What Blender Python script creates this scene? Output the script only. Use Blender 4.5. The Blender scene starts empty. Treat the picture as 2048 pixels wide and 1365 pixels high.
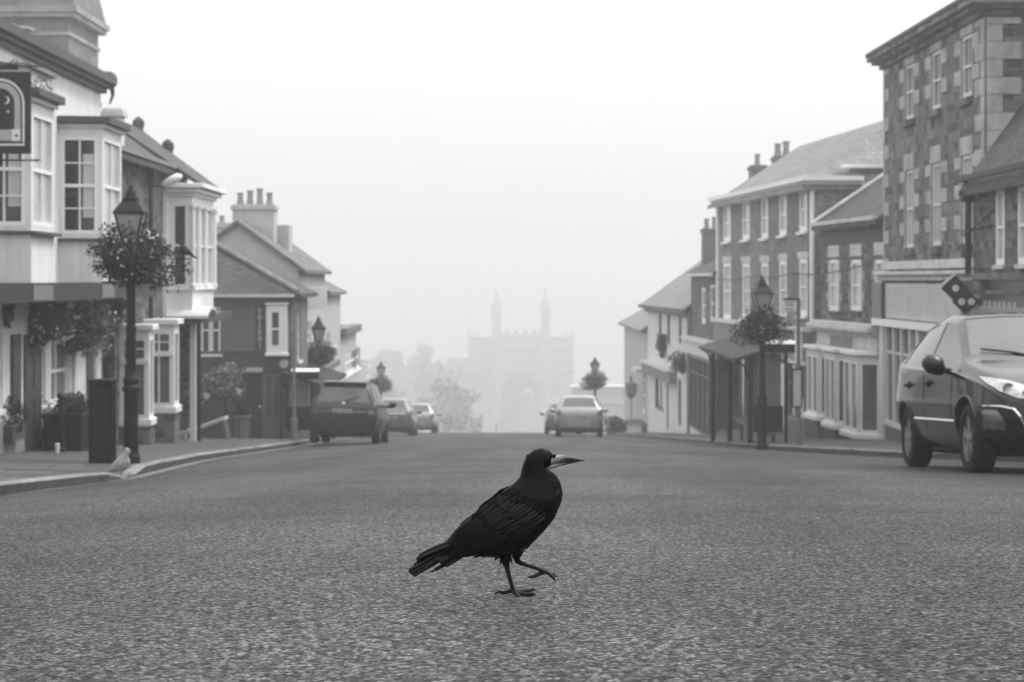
import bpy, bmesh, math, random
from mathutils import Vector, Matrix
from mathutils.bvhtree import BVHTree
RN = random.Random(11)
F, CX, HY = 4000.0, 1024.0, 560.0      # focal length and principal point of the photograph, in its pixels
SC = bpy.context.scene
COL = SC.collection
ORG = {}

def V(*a): return Vector(a if len(a) > 1 else a[0])
def at(px, py, d): return Vector(((px-CX)/F*d, d, (HY-py)/F*d))
def lerp(a, b, t): return a+(b-a)*t
def interp(tab, x):
    if x <= tab[0][0]: return tab[0][1]
    for (a, b), (c, d) in zip(tab, tab[1:]):
        if x <= c: return b+(d-b)*(x-a)/(c-a)
    return tab[-1][1]

# ------------------------------------------------------------------ objects
def tag(o, label=None, cat=None, group=None, kind=None):
    if label: o['label'] = label
    if cat: o['category'] = cat
    if group: o['group'] = group
    if kind: o['kind'] = kind
    return o
def thing(name, label, cat, loc=(0, 0, 0), group=None):
    o = bpy.data.objects.new(name, None); COL.objects.link(o)
    o.empty_display_size = .1; o.location = loc; ORG[o.name] = Vector(loc)
    return tag(o, label, cat, group)
def place(o, loc, rz=0, s=1):
    o.location = loc; o.rotation_euler = (0, 0, rz); o.scale = (s, s, s); return o
def dup(o, parent=None):
    c = o.copy(); COL.objects.link(c)
    if parent: c.parent = parent
    for ch in list(o.children): dup(ch, c)
    return c

def box_uv(me):
    uv = me.uv_layers.new(name='UVMap')
    vs = me.vertices
    for p in me.polygons:
        n = p.normal
        if abs(n.z) > .985: t, b = Vector((1, 0, 0)), Vector((0, 1, 0))
        else:
            t = Vector((0, 0, 1)).cross(n).normalized(); b = n.cross(t)
        for li in p.loop_indices:
            co = vs[me.loops[li].vertex_index].co
            uv.data[li].uv = (co.dot(t), co.dot(b))

class MB:
    """collects geometry for ONE mesh object; fr maps local to world"""
    def __init__(s, fr=None): s.v = []; s.f = []; s.mi = []; s.k = 0; s.fr = fr
    def add(s, vs, fs):
        o = len(s.v)
        for v in vs:
            v = Vector(v); s.v.append(s.fr(v) if s.fr else v)
        for f in fs: s.f.append([i+o for i in f]); s.mi.append(s.k)
        return s
    def box(s, a, b):
        x0, y0, z0 = a; x1, y1, z1 = b
        return s.hexa([(x0,y0,z0),(x1,y0,z0),(x1,y1,z0),(x0,y1,z0),(x0,y0,z1),(x1,y0,z1),(x1,y1,z1),(x0,y1,z1)])
    def hexa(s, p):
        return s.add(p, [(0,3,2,1),(4,5,6,7),(0,1,5,4),(1,2,6,5),(2,3,7,6),(3,0,4,7)])
    def quad(s, a, b, c, d): return s.add([a, b, c, d], [(0, 1, 2, 3)])
    def prism(s, poly, off):
        off = Vector(off); n = len(poly)
        P0 = [Vector(p) for p in poly]; P1 = [p+off for p in P0]
        return s.add(P0+P1, [tuple(range(n))[::-1], tuple(range(n, 2*n))]+[(i, (i+1) % n, n+(i+1) % n, n+i) for i in range(n)])
    def loft(s, rings, cap=True, closed=True):
        n = len(rings[0]); vs = [v for r in rings for v in r]; fs = []
        for i in range(len(rings)-1):
            for j in range(n if closed else n-1):
                k = (j+1) % n
                fs.append((i*n+j, i*n+k, (i+1)*n+k, (i+1)*n+j))
        if cap: fs.append(tuple(range(n))[::-1]); fs.append(tuple(range((len(rings)-1)*n, len(rings)*n)))
        return s.add(vs, fs)
    def tube(s, pts, r, n=8):
        pts = [Vector(p) for p in pts]; rings = []
        rr = r if isinstance(r, (list, tuple)) else [r]*len(pts)
        up = None
        for i, p in enumerate(pts):
            t = (pts[min(i+1, len(pts)-1)]-pts[max(i-1, 0)]).normalized()
            if up is None: up = Vector((0, 0, 1)) if abs(t.z) < .9 else Vector((1, 0, 0))
            a = t.cross(up).normalized(); b = a.cross(t).normalized(); up = b
            rings.append([p+(a*math.cos(q)+b*math.sin(q))*rr[i] for q in (2*math.pi*k/n for k in range(n))])
        return s.loft(rings)
    def lathe(s, prof, c=(0, 0, 0), n=16, axis='z', cap=True):
        rings = []
        for r, h in prof:
            ring = []
            for k in range(n):
                q = 2*math.pi*(k+.5)/n; a, b = r*math.cos(q), r*math.sin(q)
                v = (a, b, h) if axis == 'z' else ((a, h, b) if axis == 'y' else (h, a, b))
                ring.append(Vector(c)+Vector(v))
            rings.append(ring)
        return s.loft(rings, cap=cap)
    def ball(s, c, r, n=10, m=6):
        rx, ry, rz = r if isinstance(r, (list, tuple)) else (r, r, r)
        rings = []
        for i in range(m+1):
            t = math.pi*(i+.02)/(m+.04)
            rings.append([(c[0]+rx*math.sin(t)*math.cos(2*math.pi*k/n), c[1]+ry*math.sin(t)*math.sin(2*math.pi*k/n), c[2]+rz*math.cos(t)) for k in range(n)])
        return s.loft(rings)
    def leaf(s, c, size, rng, flat=0.0):
        d = Vector((rng.gauss(0, 1), rng.gauss(0, 1), rng.gauss(0, 1))).normalized()
        e = d.orthogonal().normalized(); e.rotate(Matrix.Rotation(rng.random()*6.28, 3, d))
        a = d*size*.5; b = e*size*.32
        c = Vector(c); k = d.cross(e)*size*.12
        return s.add([c-a, c-b+k, c+a, c+b+k], [(0, 1, 2), (0, 2, 3)])
    def build(s, name, mat, parent=None, smooth=False, recalc=True, bevel=0, weld=False):
        me = bpy.data.meshes.new(name)
        org = Vector((0, 0, 0))
        if parent is not None: org = ORG.get(parent.name, org)
        me.from_pydata([v-org for v in s.v], [], s.f)
        mats = mat if isinstance(mat, (list, tuple)) else [mat]
        for m in mats: me.materials.append(m)
        if len(mats) > 1: me.polygons.foreach_set('material_index', s.mi)
        if recalc or bevel or weld:
            bm = bmesh.new(); bm.from_mesh(me)
            if weld: bmesh.ops.remove_doubles(bm, verts=bm.verts, dist=1e-4)
            if bevel: 
                bmesh.ops.bevel(bm, geom=[e for e in bm.edges if len(e.link_faces) == 2 and e.calc_face_angle(0) > .5], offset=bevel, segments=1, affect='EDGES', clamp_overlap=True)
            if recalc: bmesh.ops.recalc_face_normals(bm, faces=bm.faces)
            bm.to_mesh(me); bm.free()
        box_uv(me)
        if smooth: me.polygons.foreach_set('use_smooth', [True]*len(me.polygons))
        me.update()
        o = bpy.data.objects.new(name, me); COL.objects.link(o)
        if parent is not None: o.parent = parent
        ORG[o.name] = org
        return o

# ------------------------------------------------------------------ materials (a black and white place: all greys)
def nt(name):
    m = bpy.data.materials.new(name); m.use_nodes = True
    return m, m.node_tree.nodes, m.node_tree.links, m.node_tree.nodes['Principled BSDF']
def mth(N, L, op, a, b=None, clamp=False):
    n = N.new('ShaderNodeMath'); n.operation = op; n.use_clamp = clamp
    for i, x in enumerate((a, b)):
        if x is None: continue
        if isinstance(x, (int, float)): n.inputs[i].default_value = x
        else: L.new(x, n.inputs[i])
    return n.outputs[0]
def rng_(N, L, x, a, b, c, d):
    n = N.new('ShaderNodeMapRange'); L.new(x, n.inputs[0])
    for i, q in zip((1, 2, 3, 4), (a, b, c, d)): n.inputs[i].default_value = q
    return n.outputs[0]
def noise(N, L, vec, scale, det=5, rough=.55):
    n = N.new('ShaderNodeTexNoise'); n.inputs['Scale'].default_value = scale; n.inputs['Detail'].default_value = det
    n.inputs['Roughness'].default_value = rough
    if vec is not None: L.new(vec, n.inputs['Vector'])
    return n.outputs['Fac']
def bump_(N, L, B, h, strength, dist=.02):
    b = N.new('ShaderNodeBump'); b.inputs['Strength'].default_value = strength; b.inputs['Distance'].default_value = dist
    L.new(h, b.inputs['Height']); L.new(b.outputs[0], B.inputs['Normal'])
def coord(N, which='Object'): return N.new('ShaderNodeTexCoord').outputs[which]

def mat(name, base, rough=.75, var=.2, scale=2.5, bump=0, bscale=30, spec=.25, metal=0, coat=0, streak=0):
    m, N, L, B = nt(name)
    B.inputs['Roughness'].default_value = rough; B.inputs['Specular IOR Level'].default_value = spec
    B.inputs['Metallic'].default_value = metal; B.inputs['Coat Weight'].default_value = coat; B.inputs['Coat Roughness'].default_value = .06
    c = coord(N)
    x = noise(N, L, c, scale, 7, .6)
    v = rng_(N, L, x, .3, .7, base*(1-var), base*(1+var))
    if streak:
        mp = N.new('ShaderNodeMapping'); mp.inputs['Scale'].default_value = (3.5, 3.5, .25); L.new(c, mp.inputs[0])
        y = noise(N, L, mp.outputs[0], 2.0, 5)
        v = mth(N, L, 'MULTIPLY', v, rng_(N, L, y, .35, .7, 1.0, 1.0-streak))
    L.new(v, B.inputs['Base Color'])
    if bump: bump_(N, L, B, noise(N, L, c, bscale, 4), bump)
    return m
def mat_block(name, lo, hi, mortar, w, h, mort=.012, wob=.02, rough=.85, bump=.5, offset=.5, stain=.25, squash=1.0):
    m, N, L, B = nt(name)
    B.inputs['Roughness'].default_value = rough; B.inputs['Specular IOR Level'].default_value = .25
    uv = coord(N, 'UV')
    nz = N.new('ShaderNodeTexNoise'); nz.inputs['Scale'].default_value = 2.3; nz.inputs['Detail'].default_value = 3; L.new(uv, nz.inputs['Vector'])
    vm = N.new('ShaderNodeVectorMath'); vm.operation = 'MULTIPLY_ADD'
    L.new(nz.outputs['Color'], vm.inputs[0]); vm.inputs[1].default_value = (wob*6, wob*2, 0); L.new(uv, vm.inputs[2])
    br = N.new('ShaderNodeTexBrick'); L.new(vm.outputs[0], br.inputs['Vector'])
    br.inputs['Color1'].default_value = (0, 0, 0, 1); br.inputs['Color2'].default_value = (1, 1, 1, 1); br.inputs['Mortar'].default_value = (.5, .5, .5, 1)
    br.inputs['Scale'].default_value = 1.0; br.inputs['Mortar Size'].default_value = mort; br.inputs['Mortar Smooth'].default_value = .3
    br.inputs['Brick Width'].default_value = w; br.inputs['Row Height'].default_value = h; br.offset = offset; br.squash = squash
    bw = N.new('ShaderNodeRGBToBW'); L.new(br.outputs['Color'], bw.inputs[0])
    v = rng_(N, L, bw.outputs[0], 0, 1, lo, hi)
    fine = noise(N, L, uv, 9, 7, .65)
    v = mth(N, L, 'MULTIPLY', v, rng_(N, L, fine, .3, .7, .72, 1.28))
    big = noise(N, L, uv, .55, 4)
    v = mth(N, L, 'MULTIPLY', v, rng_(N, L, big, .35, .68, 1.0-stain, 1+stain*.5))
    mx = N.new('ShaderNodeMix'); L.new(br.outputs['Fac'], mx.inputs[0]); L.new(v, mx.inputs[2]); mx.inputs[3].default_value = mortar
    L.new(mx.outputs[0], B.inputs['Base Color'])
    hgt = mth(N, L, 'SUBTRACT', mth(N, L, 'MULTIPLY', fine, .6), br.outputs['Fac'])
    bump_(N, L, B, hgt, bump, .03)
    return m
def mat_island(name, lo, hi, rough=.6, spec=.3):
    m, N, L, B = nt(name); B.inputs['Roughness'].default_value = rough; B.inputs['Specular IOR Level'].default_value = spec
    g = N.new('ShaderNodeNewGeometry')
    L.new(rng_(N, L, g.outputs['Random Per Island'], 0, 1, lo, hi), B.inputs['Base Color'])
    return m

def mat_asphalt():
    m, N, L, B = nt('asphalt'); c = coord(N)
    B.inputs['Specular IOR Level'].default_value = .06; B.inputs['Coat Roughness'].default_value = .42; B.inputs['Coat IOR'].default_value = 1.3; B.inputs['Sheen Roughness'].default_value = .28
    mpa = N.new('ShaderNodeMapping'); mpa.inputs['Scale'].default_value = (.9, 1, 1); L.new(c, mpa.inputs[0])
    def vor(scale, feat='F1', src=None):
        v = N.new('ShaderNodeTexVoronoi'); v.feature = feat; v.inputs['Scale'].default_value = scale; L.new(src or mpa.outputs[0], v.inputs['Vector']); return v
    def bw(v): b = N.new('ShaderNodeRGBToBW'); L.new(v.outputs['Color'], b.inputs[0]); return b.outputs[0]
    a, b = bw(vor(105)), bw(vor(230))
    edge = rng_(N, L, vor(105, 'DISTANCE_TO_EDGE').outputs['Distance'], .0, .22, .08, 1.0)
    # pale stone chips pressed in dark tar
    chip = mth(N, L, 'POWER', a, 3.6)
    v = mth(N, L, 'ADD', mth(N, L, 'MULTIPLY', chip, .25), mth(N, L, 'MULTIPLY', b, .02))
    v = mth(N, L, 'MULTIPLY', mth(N, L, 'ADD', v, .004), edge)
    wear = rng_(N, L, noise(N, L, c, .5, 6, .6), .3, .7, .62, 1.3)
    mp = N.new('ShaderNodeMapping'); mp.inputs['Scale'].default_value = (1.0, .05, 1); L.new(c, mp.inputs[0])
    wear = mth(N, L, 'MULTIPLY', wear, rng_(N, L, noise(N, L, mp.outputs[0], 1.0, 4), .35, .65, .7, 1.2))
    # hairline cracks
    mc = N.new('ShaderNodeMix'); mc.data_type = 'VECTOR'; nz = N.new('ShaderNodeTexNoise'); nz.inputs['Scale'].default_value = 1.4; L.new(c, nz.inputs['Vector'])
    mc.inputs[0].default_value = .25; L.new(c, mc.inputs[4]); L.new(nz.outputs['Color'], mc.inputs[5])
    ck = vor(.34, 'DISTANCE_TO_EDGE', mc.outputs[1]); crack = rng_(N, L, ck.outputs['Distance'], .001, .005, .78, 1.0)
    wear = mth(N, L, 'MULTIPLY', wear, crack)
    v = mth(N, L, 'MULTIPLY', v, wear)
    s = vor(7); v = mth(N, L, 'ADD', v, rng_(N, L, s.outputs['Distance'], .0, .04, .4, 0.0))
    L.new(v, B.inputs['Base Color']); B.inputs['Roughness'].default_value = .7
    cw = mth(N, L, 'MULTIPLY', mth(N, L, 'MULTIPLY', mth(N, L, 'POWER', a, 1.8), edge), wear)
    L.new(mth(N, L, 'MULTIPLY', cw, COAT), B.inputs['Coat Weight']); L.new(mth(N, L, 'MULTIPLY', mth(N, L, 'ADD', a, .25), SHEEN, True), B.inputs['Sheen Weight'])     # damp film: pale only at grazing angles
    h = mth(N, L, 'ADD', mth(N, L, 'MULTIPLY', edge, .6), mth(N, L, 'MULTIPLY', a, .7))
    bump_(N, L, B, h, .8, .005)
    return m

M = {}
def mats():
    M['asphalt'] = mat_asphalt()
    M['ground'] = mat('earth', .06, .95, .4, .6)
    M['paving'] = mat_block('paving_slabs', .05, .10, .018, .9, .6, .02, .002, .7, .35, stain=.3)
    M['kerb'] = mat_block('kerb_granite', .16, .27, .04, 3.0, .92, .02, .001, .75, .4, offset=0, stain=.3)
    M['kerbface'] = mat('dark_kerb_face', .035, .8, .5, 2.2, .3, 20)  # upright face of the kerb, darker than its top
    M['gutter'] = mat_block('gutter_setts', .16, .22, .08, .6, .3, .02, .003, .7, .4)
    M['stucco'] = mat('white_stucco', .74, .8, .07, 1.6, .25, 16, streak=.16)
    M['stuccoold'] = mat('weathered_stucco', .62, .85, .16, 1.8, .3, 14, streak=.25)
    M['dado'] = mat('grey_dado_paint', .2, .7, .2, 3, .2, 20)
    M['white'] = mat('white_gloss_paint', .80, .4, .05, 4, spec=.5)
    M['offwhite'] = mat('aged_white_paint', .62, .5, .1, 3, spec=.4)
    M['lead'] = mat('lead_flashing', .055, .55, .25, 2.5)
    M['darkpaint'] = mat('dark_gloss_paint', .035, .4, .2, 3, spec=.5)
    M['midpaint'] = mat('mid_grey_paint', .16, .55, .15, 2)
    M['iron'] = mat('black_iron', .008, .5, .3, 8, .15, 60, spec=.2)
    M['black'] = mat('black_lacquer', .005, .5, .3, 6, spec=.12)
    M['glass'] = mat('window_glass', .02, .06, .6, 1.1, .05, 3, spec=.55)
    M['glasslight'] = mat('curtained_sky_glass', .40, .08, .25, 1.4, .05, 3, spec=.6)  # pale for curtains, plus the sky's reflection put into the colour
    M['glassmid'] = mat('dim_glass', .10, .07, .5, 1.2, .05, 3, spec=.6)
    M['blind'] = mat('pale_blind', .5, .8, .06, 3)
    M['rubble'] = mat_block('rubble_stone', .04, .20, .12, .42, .19, .022, .035, .9, .8, stain=.3)
    M['ashlar'] = mat_block('dark_granite', .05, .22, .13, .40, .24, .016, .022, .85, .6, stain=.28)
    M['granite'] = mat('pale_granite', .55, .8, .2, 2.5, .3, 25)
    M['brick'] = mat_block('old_brick', .10, .26, .22, .23, .078, .010, .006, .88, .4, stain=.35)
    M['slate'] = mat_block('roof_slate', .03, .075, .015, .30, .20, .012, .006, .62, .6, stain=.3)
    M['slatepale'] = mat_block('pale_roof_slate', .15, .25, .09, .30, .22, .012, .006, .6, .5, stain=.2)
    M['quoin'] = mat('weathered_granite_block', .42, .85, .35, 1.3, .35, 22, streak=.2)
    M['slatemid'] = mat_block('hazy_roof_slate', .10, .19, .06, .30, .22, .012, .006, .7, .5, stain=.25)  # far roofs' slate, lightened to carry fog in its colour
    M['render'] = mat('grey_render', .16, .85, .10, 1.5, .25, 22, streak=.12)
    M['renderdark'] = mat('dark_grey_render', .07, .75, .12, 1.5, .2, 20)
    M['hazepale'] = mat('haze_paled_render', .46, .85, .12, 1.5, .25, 14, streak=.1)  # far left house walls, fog's fade put into the colour
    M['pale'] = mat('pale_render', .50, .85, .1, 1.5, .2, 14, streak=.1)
    M['oldstone'] = mat_block('tower_stone', .12, .19, .10, .9, .42, .014, .01, .9, .5, stain=.3)
    M['monument'] = mat_block('monument_granite', .28, .42, .12, 1.4, .6, .014, .01, .9, .4, stain=.3)
    M['clay'] = mat('clay_pot', .24, .8, .2, 6)
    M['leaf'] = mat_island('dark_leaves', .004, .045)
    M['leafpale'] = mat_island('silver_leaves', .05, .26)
    M['tree'] = mat_island('tree_leaves', .2, .36)  # distant crowns paled, with the fog painted into the leaf tone
    M['petal'] = mat_island('white_petals', .4, .85, .7)
    M['moss'] = mat('basket_moss', .012, .9, .4, 12, .4, 40)
    M['bark'] = mat('bark', .06, .9, .3, 8, .5, 20)
    M['lampglass'] = mat('frosted_lamp_glass', .34, .25, .15, 3, spec=.5)
    M['signboard'] = mat('sign_black', .012, .45, .2, 4)
    M['signwhite'] = mat('sign_white', .66, .6, .1, 6)
    M['signgrey'] = mat('sign_grey', .36, .6, .2, 30)
    M['paintdark'] = mat('dark_car_paint', .005, .22, .1, 2, spec=.25, metal=0, coat=.55)
    M['paintblack'] = mat('black_car_paint', .008, .35, .1, 2, spec=.3, coat=.3)
    M['paintsilver'] = mat('silver_car_paint', .30, .35, .08, 2, spec=.5, metal=.4, coat=.6)
    M['paintgrey'] = mat('grey_car_paint', .13, .3, .1, 2, spec=.5, metal=.3, coat=.6)
    M['carglass'] = mat('car_glass', .13, .06, .15, 2, spec=.25)
    M['carglassdark'] = mat('tinted_car_glass', .09, .06, .3, 2, spec=.7)
    M['tyre'] = mat('tyre_rubber', .016, .85, .3, 12, .3, 60)
    M['alloy'] = mat('alloy_rim', .38, .35, .15, 6, metal=.7)
    M['chrome'] = mat('chrome_trim', .75, .18, .05, 4, metal=.9)
    M['trim'] = mat('black_plastic', .014, .6, .2, 8)
    M['lamplens'] = mat('clear_headlamp', .38, .08, .45, 14, .5, 30, spec=.8, coat=1)
    M['redlens'] = mat('tail_lamp', .10, .15, .2, 8, spec=.6, coat=1)
    M['plate'] = mat('number_plate', .36, .5, .1, 8)
    M['plastic'] = mat('clear_shelter_glass', .15, .08, .35, 1.0, spec=.6)
    M['strip'] = mat('lit_sign_strip', .85, .3, .03, 4)
    b_ = M['strip'].node_tree.nodes['Principled BSDF']; b_.inputs['Emission Color'].default_value = (1, 1, 1, 1); b_.inputs['Emission Strength'].default_value = .8
    M['cup'] = mat('paper_cup', .72, .7, .05, 10)
    return M

# ------------------------------------------------------------------ facade frames
class Fr:
    """a vertical plane: u along it from A to B, w out of it (towards hint), z up"""
    def __init__(s, A, B, hint):
        s.A = Vector((A[0], A[1])); s.B = Vector((B[0], B[1])); s.d = (s.B-s.A); s.L = s.d.length; s.d.normalize()
        s.n = Vector((-s.d.y, s.d.x))
        if s.n.dot(Vector((hint[0], hint[1]))) < 0: s.n = -s.n
    def __call__(s, p):
        u, w, z = p
        q = s.A+s.d*u+s.n*w
        return Vector((q.x, q.y, z))
    def pick(s, px, py=HY, w=0.0):
        k = (px-CX)/F; a = s.A+s.n*w
        u = (k*a.y-a.x)/(s.d.x-k*s.d.y)
        return u, (HY-py)/F*(a.y+s.d.y*u)

def wall_open(mb, u0, u1, z0, z1, opens, depth=.16):
    us = sorted({u0, u1, *[min(max(q, u0), u1) for o in opens for q in o[:2]]})
    zs = sorted({z0, z1, *[min(max(q, z0), z1) for o in opens for q in o[2:4]]})
    for a, b in zip(us, us[1:]):
        for c, d in zip(zs, zs[1:]):
            m, n = (a+b)/2, (c+d)/2
            if any(o[0] < m < o[1] and o[2] < n < o[3] for o in opens): continue
            mb.quad((a, 0, c), (b, 0, c), (b, 0, d), (a, 0, d))
    for o in opens:
        a, b, c, d = o[:4]; w = -depth
        mb.quad((a, 0, c), (a, w, c), (a, w, d), (a, 0, d)); mb.quad((b, 0, c), (b, w, c), (b, w, d), (b, 0, d))
        mb.quad((a, 0, c), (b, 0, c), (b, w, c), (a, w, c)); mb.quad((a, 0, d), (b, 0, d), (b, w, d), (a, w, d))

def window(root, fr, u0, u1, z0, z1, cols=2, rows=2, depth=.12, fmat='white', gmat='glass', fw=.06, sash=True, sill=.0, bar=.025, smat=None):
    m = MB(fr); w0, w1 = -depth, -depth+.07
    m.box((u0, w0, z0), (u0+fw, w1, z1)); m.box((u1-fw, w0, z0), (u1, w1, z1))
    m.box((u0+fw, w0, z0), (u1-fw, w1, z0+fw*1.3)); m.box((u0+fw, w0, z1-fw), (u1-fw, w1, z1))
    zm = (z0+z1)/2
    if sash: m.box((u0+fw, w0, zm-.03), (u1-fw, w1-.006, zm+.03))
    for k in range(1, cols):
        u = lerp(u0+fw, u1-fw, k/cols); m.box((u-bar/2, w0, z0+fw), (u+bar/2, w1-.02, z1-fw))
    halves = ((z0+fw, zm), (zm, z1-fw)) if sash else ((z0+fw, z1-fw),)
    for a, b in halves:
        for k in range(1, rows):
            z = lerp(a, b, k/rows); m.box((u0+fw, w0+.002, z-bar/2), (u1-fw, w1-.023, z+bar/2))
    o = m.build('window', M[fmat], root)
    g = MB(fr); g.box((u0+.01, w0-.03, z0+.01), (u1-.01, w0+.012, z1-.01)); g.build('pane', M[gmat], o)
    if sill:
        q = MB(fr); q.box((u0-.07, -depth+.071, z0-.09), (u1+.07, sill, z0-.003)); q.build('sill', M[smat or fmat], o)
    return o

def bxpart(name, fr, boxes, m, parent, bevel=0):
    b = MB(fr)
    for a, c in boxes: b.box(a, c)
    return b.build(name, M[m], parent, bevel=bevel)

class House:
    """box of walls; fr is the street front (w=0), depth goes to w=-D"""
    def __init__(s, name, label, A, B, D, zb, ze, wall, group=None, side=None, ends=True):
        hint = (-A[0], 0)
        s.fr = Fr(A, B, hint); s.L = s.fr.L; s.D = D; s.zb = zb; s.ze = ze; s.wall = wall
        c = s.fr((0, 0, zb)); s.root = thing(name, label, 'house', (c.x, c.y, zb), group)
        s.opens = []; s.side = side or wall
    def win(s, u0, u1, z0, z1, **k):
        s.opens.append((u0, u1, z0, z1)); return window(s.root, s.fr, u0, u1, z0, z1, **k)
    def wpx(s, px0, py0, px1, py1, **k):
        u0, _ = s.fr.pick(px0); u1, _ = s.fr.pick(px1); c = (px0+px1)/2
        z1 = s.fr.pick(c, py0)[1]; z0 = s.fr.pick(c, py1)[1]
        if u0 > u1: u0, u1 = u1, u0
        return s.win(u0, u1, z0, z1, **k)
    def finish(s, gable=None, zr=None, depth=.16, extra=()):
        m = MB(s.fr); wall_open(m, 0, s.L, s.zb, s.ze, s.opens, depth)
        D, zb, ze = s.D, s.zb, s.ze
        m.quad((0, 0, zb), (0, -D, zb), (0, -D, ze), (0, 0, ze)); m.quad((s.L, 0, zb), (s.L, -D, zb), (s.L, -D, ze), (s.L, 0, ze))
        m.quad((0, -D, zb), (s.L, -D, zb), (s.L, -D, ze), (0, -D, ze))
        if gable:
            for u in gable: m.add([(u, 0, ze), (u, -D, ze), (u, -D/2, zr)], [(0, 1, 2)])
        return m.build('wall', M[s.wall], s.root)
    def roof(s, zr, mt, over=.25, near=0., far=0., eo=.15, t=.12, ridge=None):
        """ridge parallel to the street; near/far > 0 = hip inset"""
        w = -s.D/2 if ridge is None else ridge; e = eo
        sl = (zr-s.ze)/max(.1, -w); zf = s.ze-sl*over; D2 = -s.D-over
        zbk = zr-(zr-s.ze)/(s.D+w)*(w-D2) if s.D+w > .1 else zr
        n = near if near else -e; f = far if far else -e
        tv = [(-e, over, zf), (s.L+e, over, zf), (s.L-f, w, zr), (n, w, zr), (-e, D2, zbk), (s.L+e, D2, zbk)]
        fs = [(0, 1, 2, 3), (5, 4, 3, 2)]
        if near: fs.append((4, 0, 3))
        if far: fs.append((1, 5, 2))
        m = MB(s.fr); slab(m, tv, fs, t)
        return m.build('roof', M[mt], s.root)

def slab(m, tv, fs, t):
    n = len(tv); bv = [(a, b, c-t) for a, b, c in tv]
    cnt = {}
    for f in fs:
        for i in range(len(f)):
            e = (f[i], f[(i+1) % len(f)]); cnt[tuple(sorted(e))] = cnt.get(tuple(sorted(e)), 0)+1
    F2 = list(fs)+[tuple(i+n for i in reversed(f)) for f in fs]
    for (a, b), c in cnt.items():
        if c == 1: F2.append((a, b, b+n, a+n))
    m.add(list(tv)+bv, F2)

def chimney(parent, c, w, d, z0, z1, pots, mt='rubble', ph=.45, pr=.11):
    """stack centred at c (x, y), its pots in a row along x"""
    m = MB(); x, y = c
    m.box((x-w/2, y-d/2, z0), (x+w/2, y+d/2, z1-.18)); m.box((x-w/2-.06, y-d/2-.06, z1-.18), (x+w/2+.06, y+d/2+.06, z1-.06))
    m.box((x-w/2-.02, y-d/2-.02, z1-.06), (x+w/2+.02, y+d/2+.02, z1))
    o = m.build('chimney', M[mt], parent)
    for k in range(pots):
        px = x+(k-(pots-1)/2)*w/max(pots, 1)*.95; q = MB(); h = ph*(1+.25*((k*7) % 3-1)*.6)
        q.lathe([(pr*1.1, z1), (pr*.85, z1+h*.4), (pr*.8, z1+h*.85), (pr*1.05, z1+h*.9), (pr, z1+h), (pr*.6, z1+h), (pr*.6, z1+h*.8)], (px, y, 0), 10)
        q.build('chimney_pot', M['clay'], parent, smooth=False)
    return o

def text_mesh(txt, size, mat_, parent, org, right, up, name='lettering', depth=.006, vertical=False, align='CENTER', space=1.0):
    cu = bpy.data.curves.new('txt', 'FONT'); cu.body = '\n'.join(txt) if vertical else txt
    cu.size = size; cu.align_x = align; cu.align_y = 'CENTER'; cu.extrude = depth; cu.space_line = space
    o = bpy.data.objects.new('txt', cu); COL.objects.link(o)
    dg = bpy.context.evaluated_depsgraph_get(); me = bpy.data.meshes.new_from_object(o.evaluated_get(dg))
    bpy.data.objects.remove(o)
    r, u = Vector(right).normalized(), Vector(up).normalized(); n = r.cross(u)
    base = ORG.get(parent.name, Vector((0, 0, 0)))
    for v in me.vertices: v.co = Vector(org)+r*v.co.x+u*v.co.y+n*v.co.z-base
    me.materials.clear(); me.materials.append(mat_)
    q = bpy.data.objects.new(name, me); COL.objects.link(q); q.parent = parent
    return q
SKY_FLAT = .96; SKY_STRENGTH = 1.03; ZENITH = .85; HAZE_D = .0023; HAZE_G = .45; HAZE_C = .78; HAZE_TOP = 13.4; EXPO = 0.0; VB = 2; DENOISE = True; COAT = 1.8; SHEEN = .15
mats()
# ------------------------------------------------------------------ camera, light, air
cam = bpy.data.cameras.new('camera'); co = bpy.data.objects.new('camera', cam); COL.objects.link(co)
cam.sensor_fit = 'HORIZONTAL'; cam.sensor_width = 36; cam.lens = F/2048*36; cam.shift_y = -(682.5-HY)/2048
cam.clip_start = .05; cam.clip_end = 3000; co.rotation_euler = (math.pi/2, 0, 0)
cam.dof.use_dof = True; cam.dof.focus_distance = 4.70; cam.dof.aperture_fstop = 10.0
SC.camera = co
W = bpy.data.worlds.new('World'); SC.world = W; W.use_nodes = True
N, L = W.node_tree.nodes, W.node_tree.links
sky = N.new('ShaderNodeTexSky'); sky.sky_type = 'NISHITA'; sky.sun_disc = False
sky.sun_elevation = math.radians(58); sky.sun_rotation = math.radians(74); sky.air_density = 1.0; sky.dust_density = 8.0; sky.ozone_density = 1.0
bw = N.new('ShaderNodeRGBToBW'); L.new(sky.outputs[0], bw.inputs[0])
mx = N.new('ShaderNodeMix'); mx.inputs[0].default_value = .93; L.new(bw.outputs[0], mx.inputs[2]); mx.inputs[3].default_value = SKY_FLAT
geo = N.new('ShaderNodeTexCoord'); sx = N.new('ShaderNodeSeparateXYZ'); L.new(geo.outputs['Generated'], sx.inputs[0])   # overcast: brighter overhead
gr = mth(N, L, 'ADD', mth(N, L, 'MULTIPLY', mth(N, L, 'POWER', mth(N, L, 'MAXIMUM', sx.outputs[2], 0.0), 1.5), ZENITH), 1.0)
L.new(mth(N, L, 'MULTIPLY', mx.outputs[0], gr), N['Background'].inputs[0]); N['Background'].inputs[1].default_value = SKY_STRENGTH
sun = bpy.data.lights.new('sun', 'SUN'); sun.energy = 1.5; sun.angle = math.radians(10); sun.color = (1, 1, 1)
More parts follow.
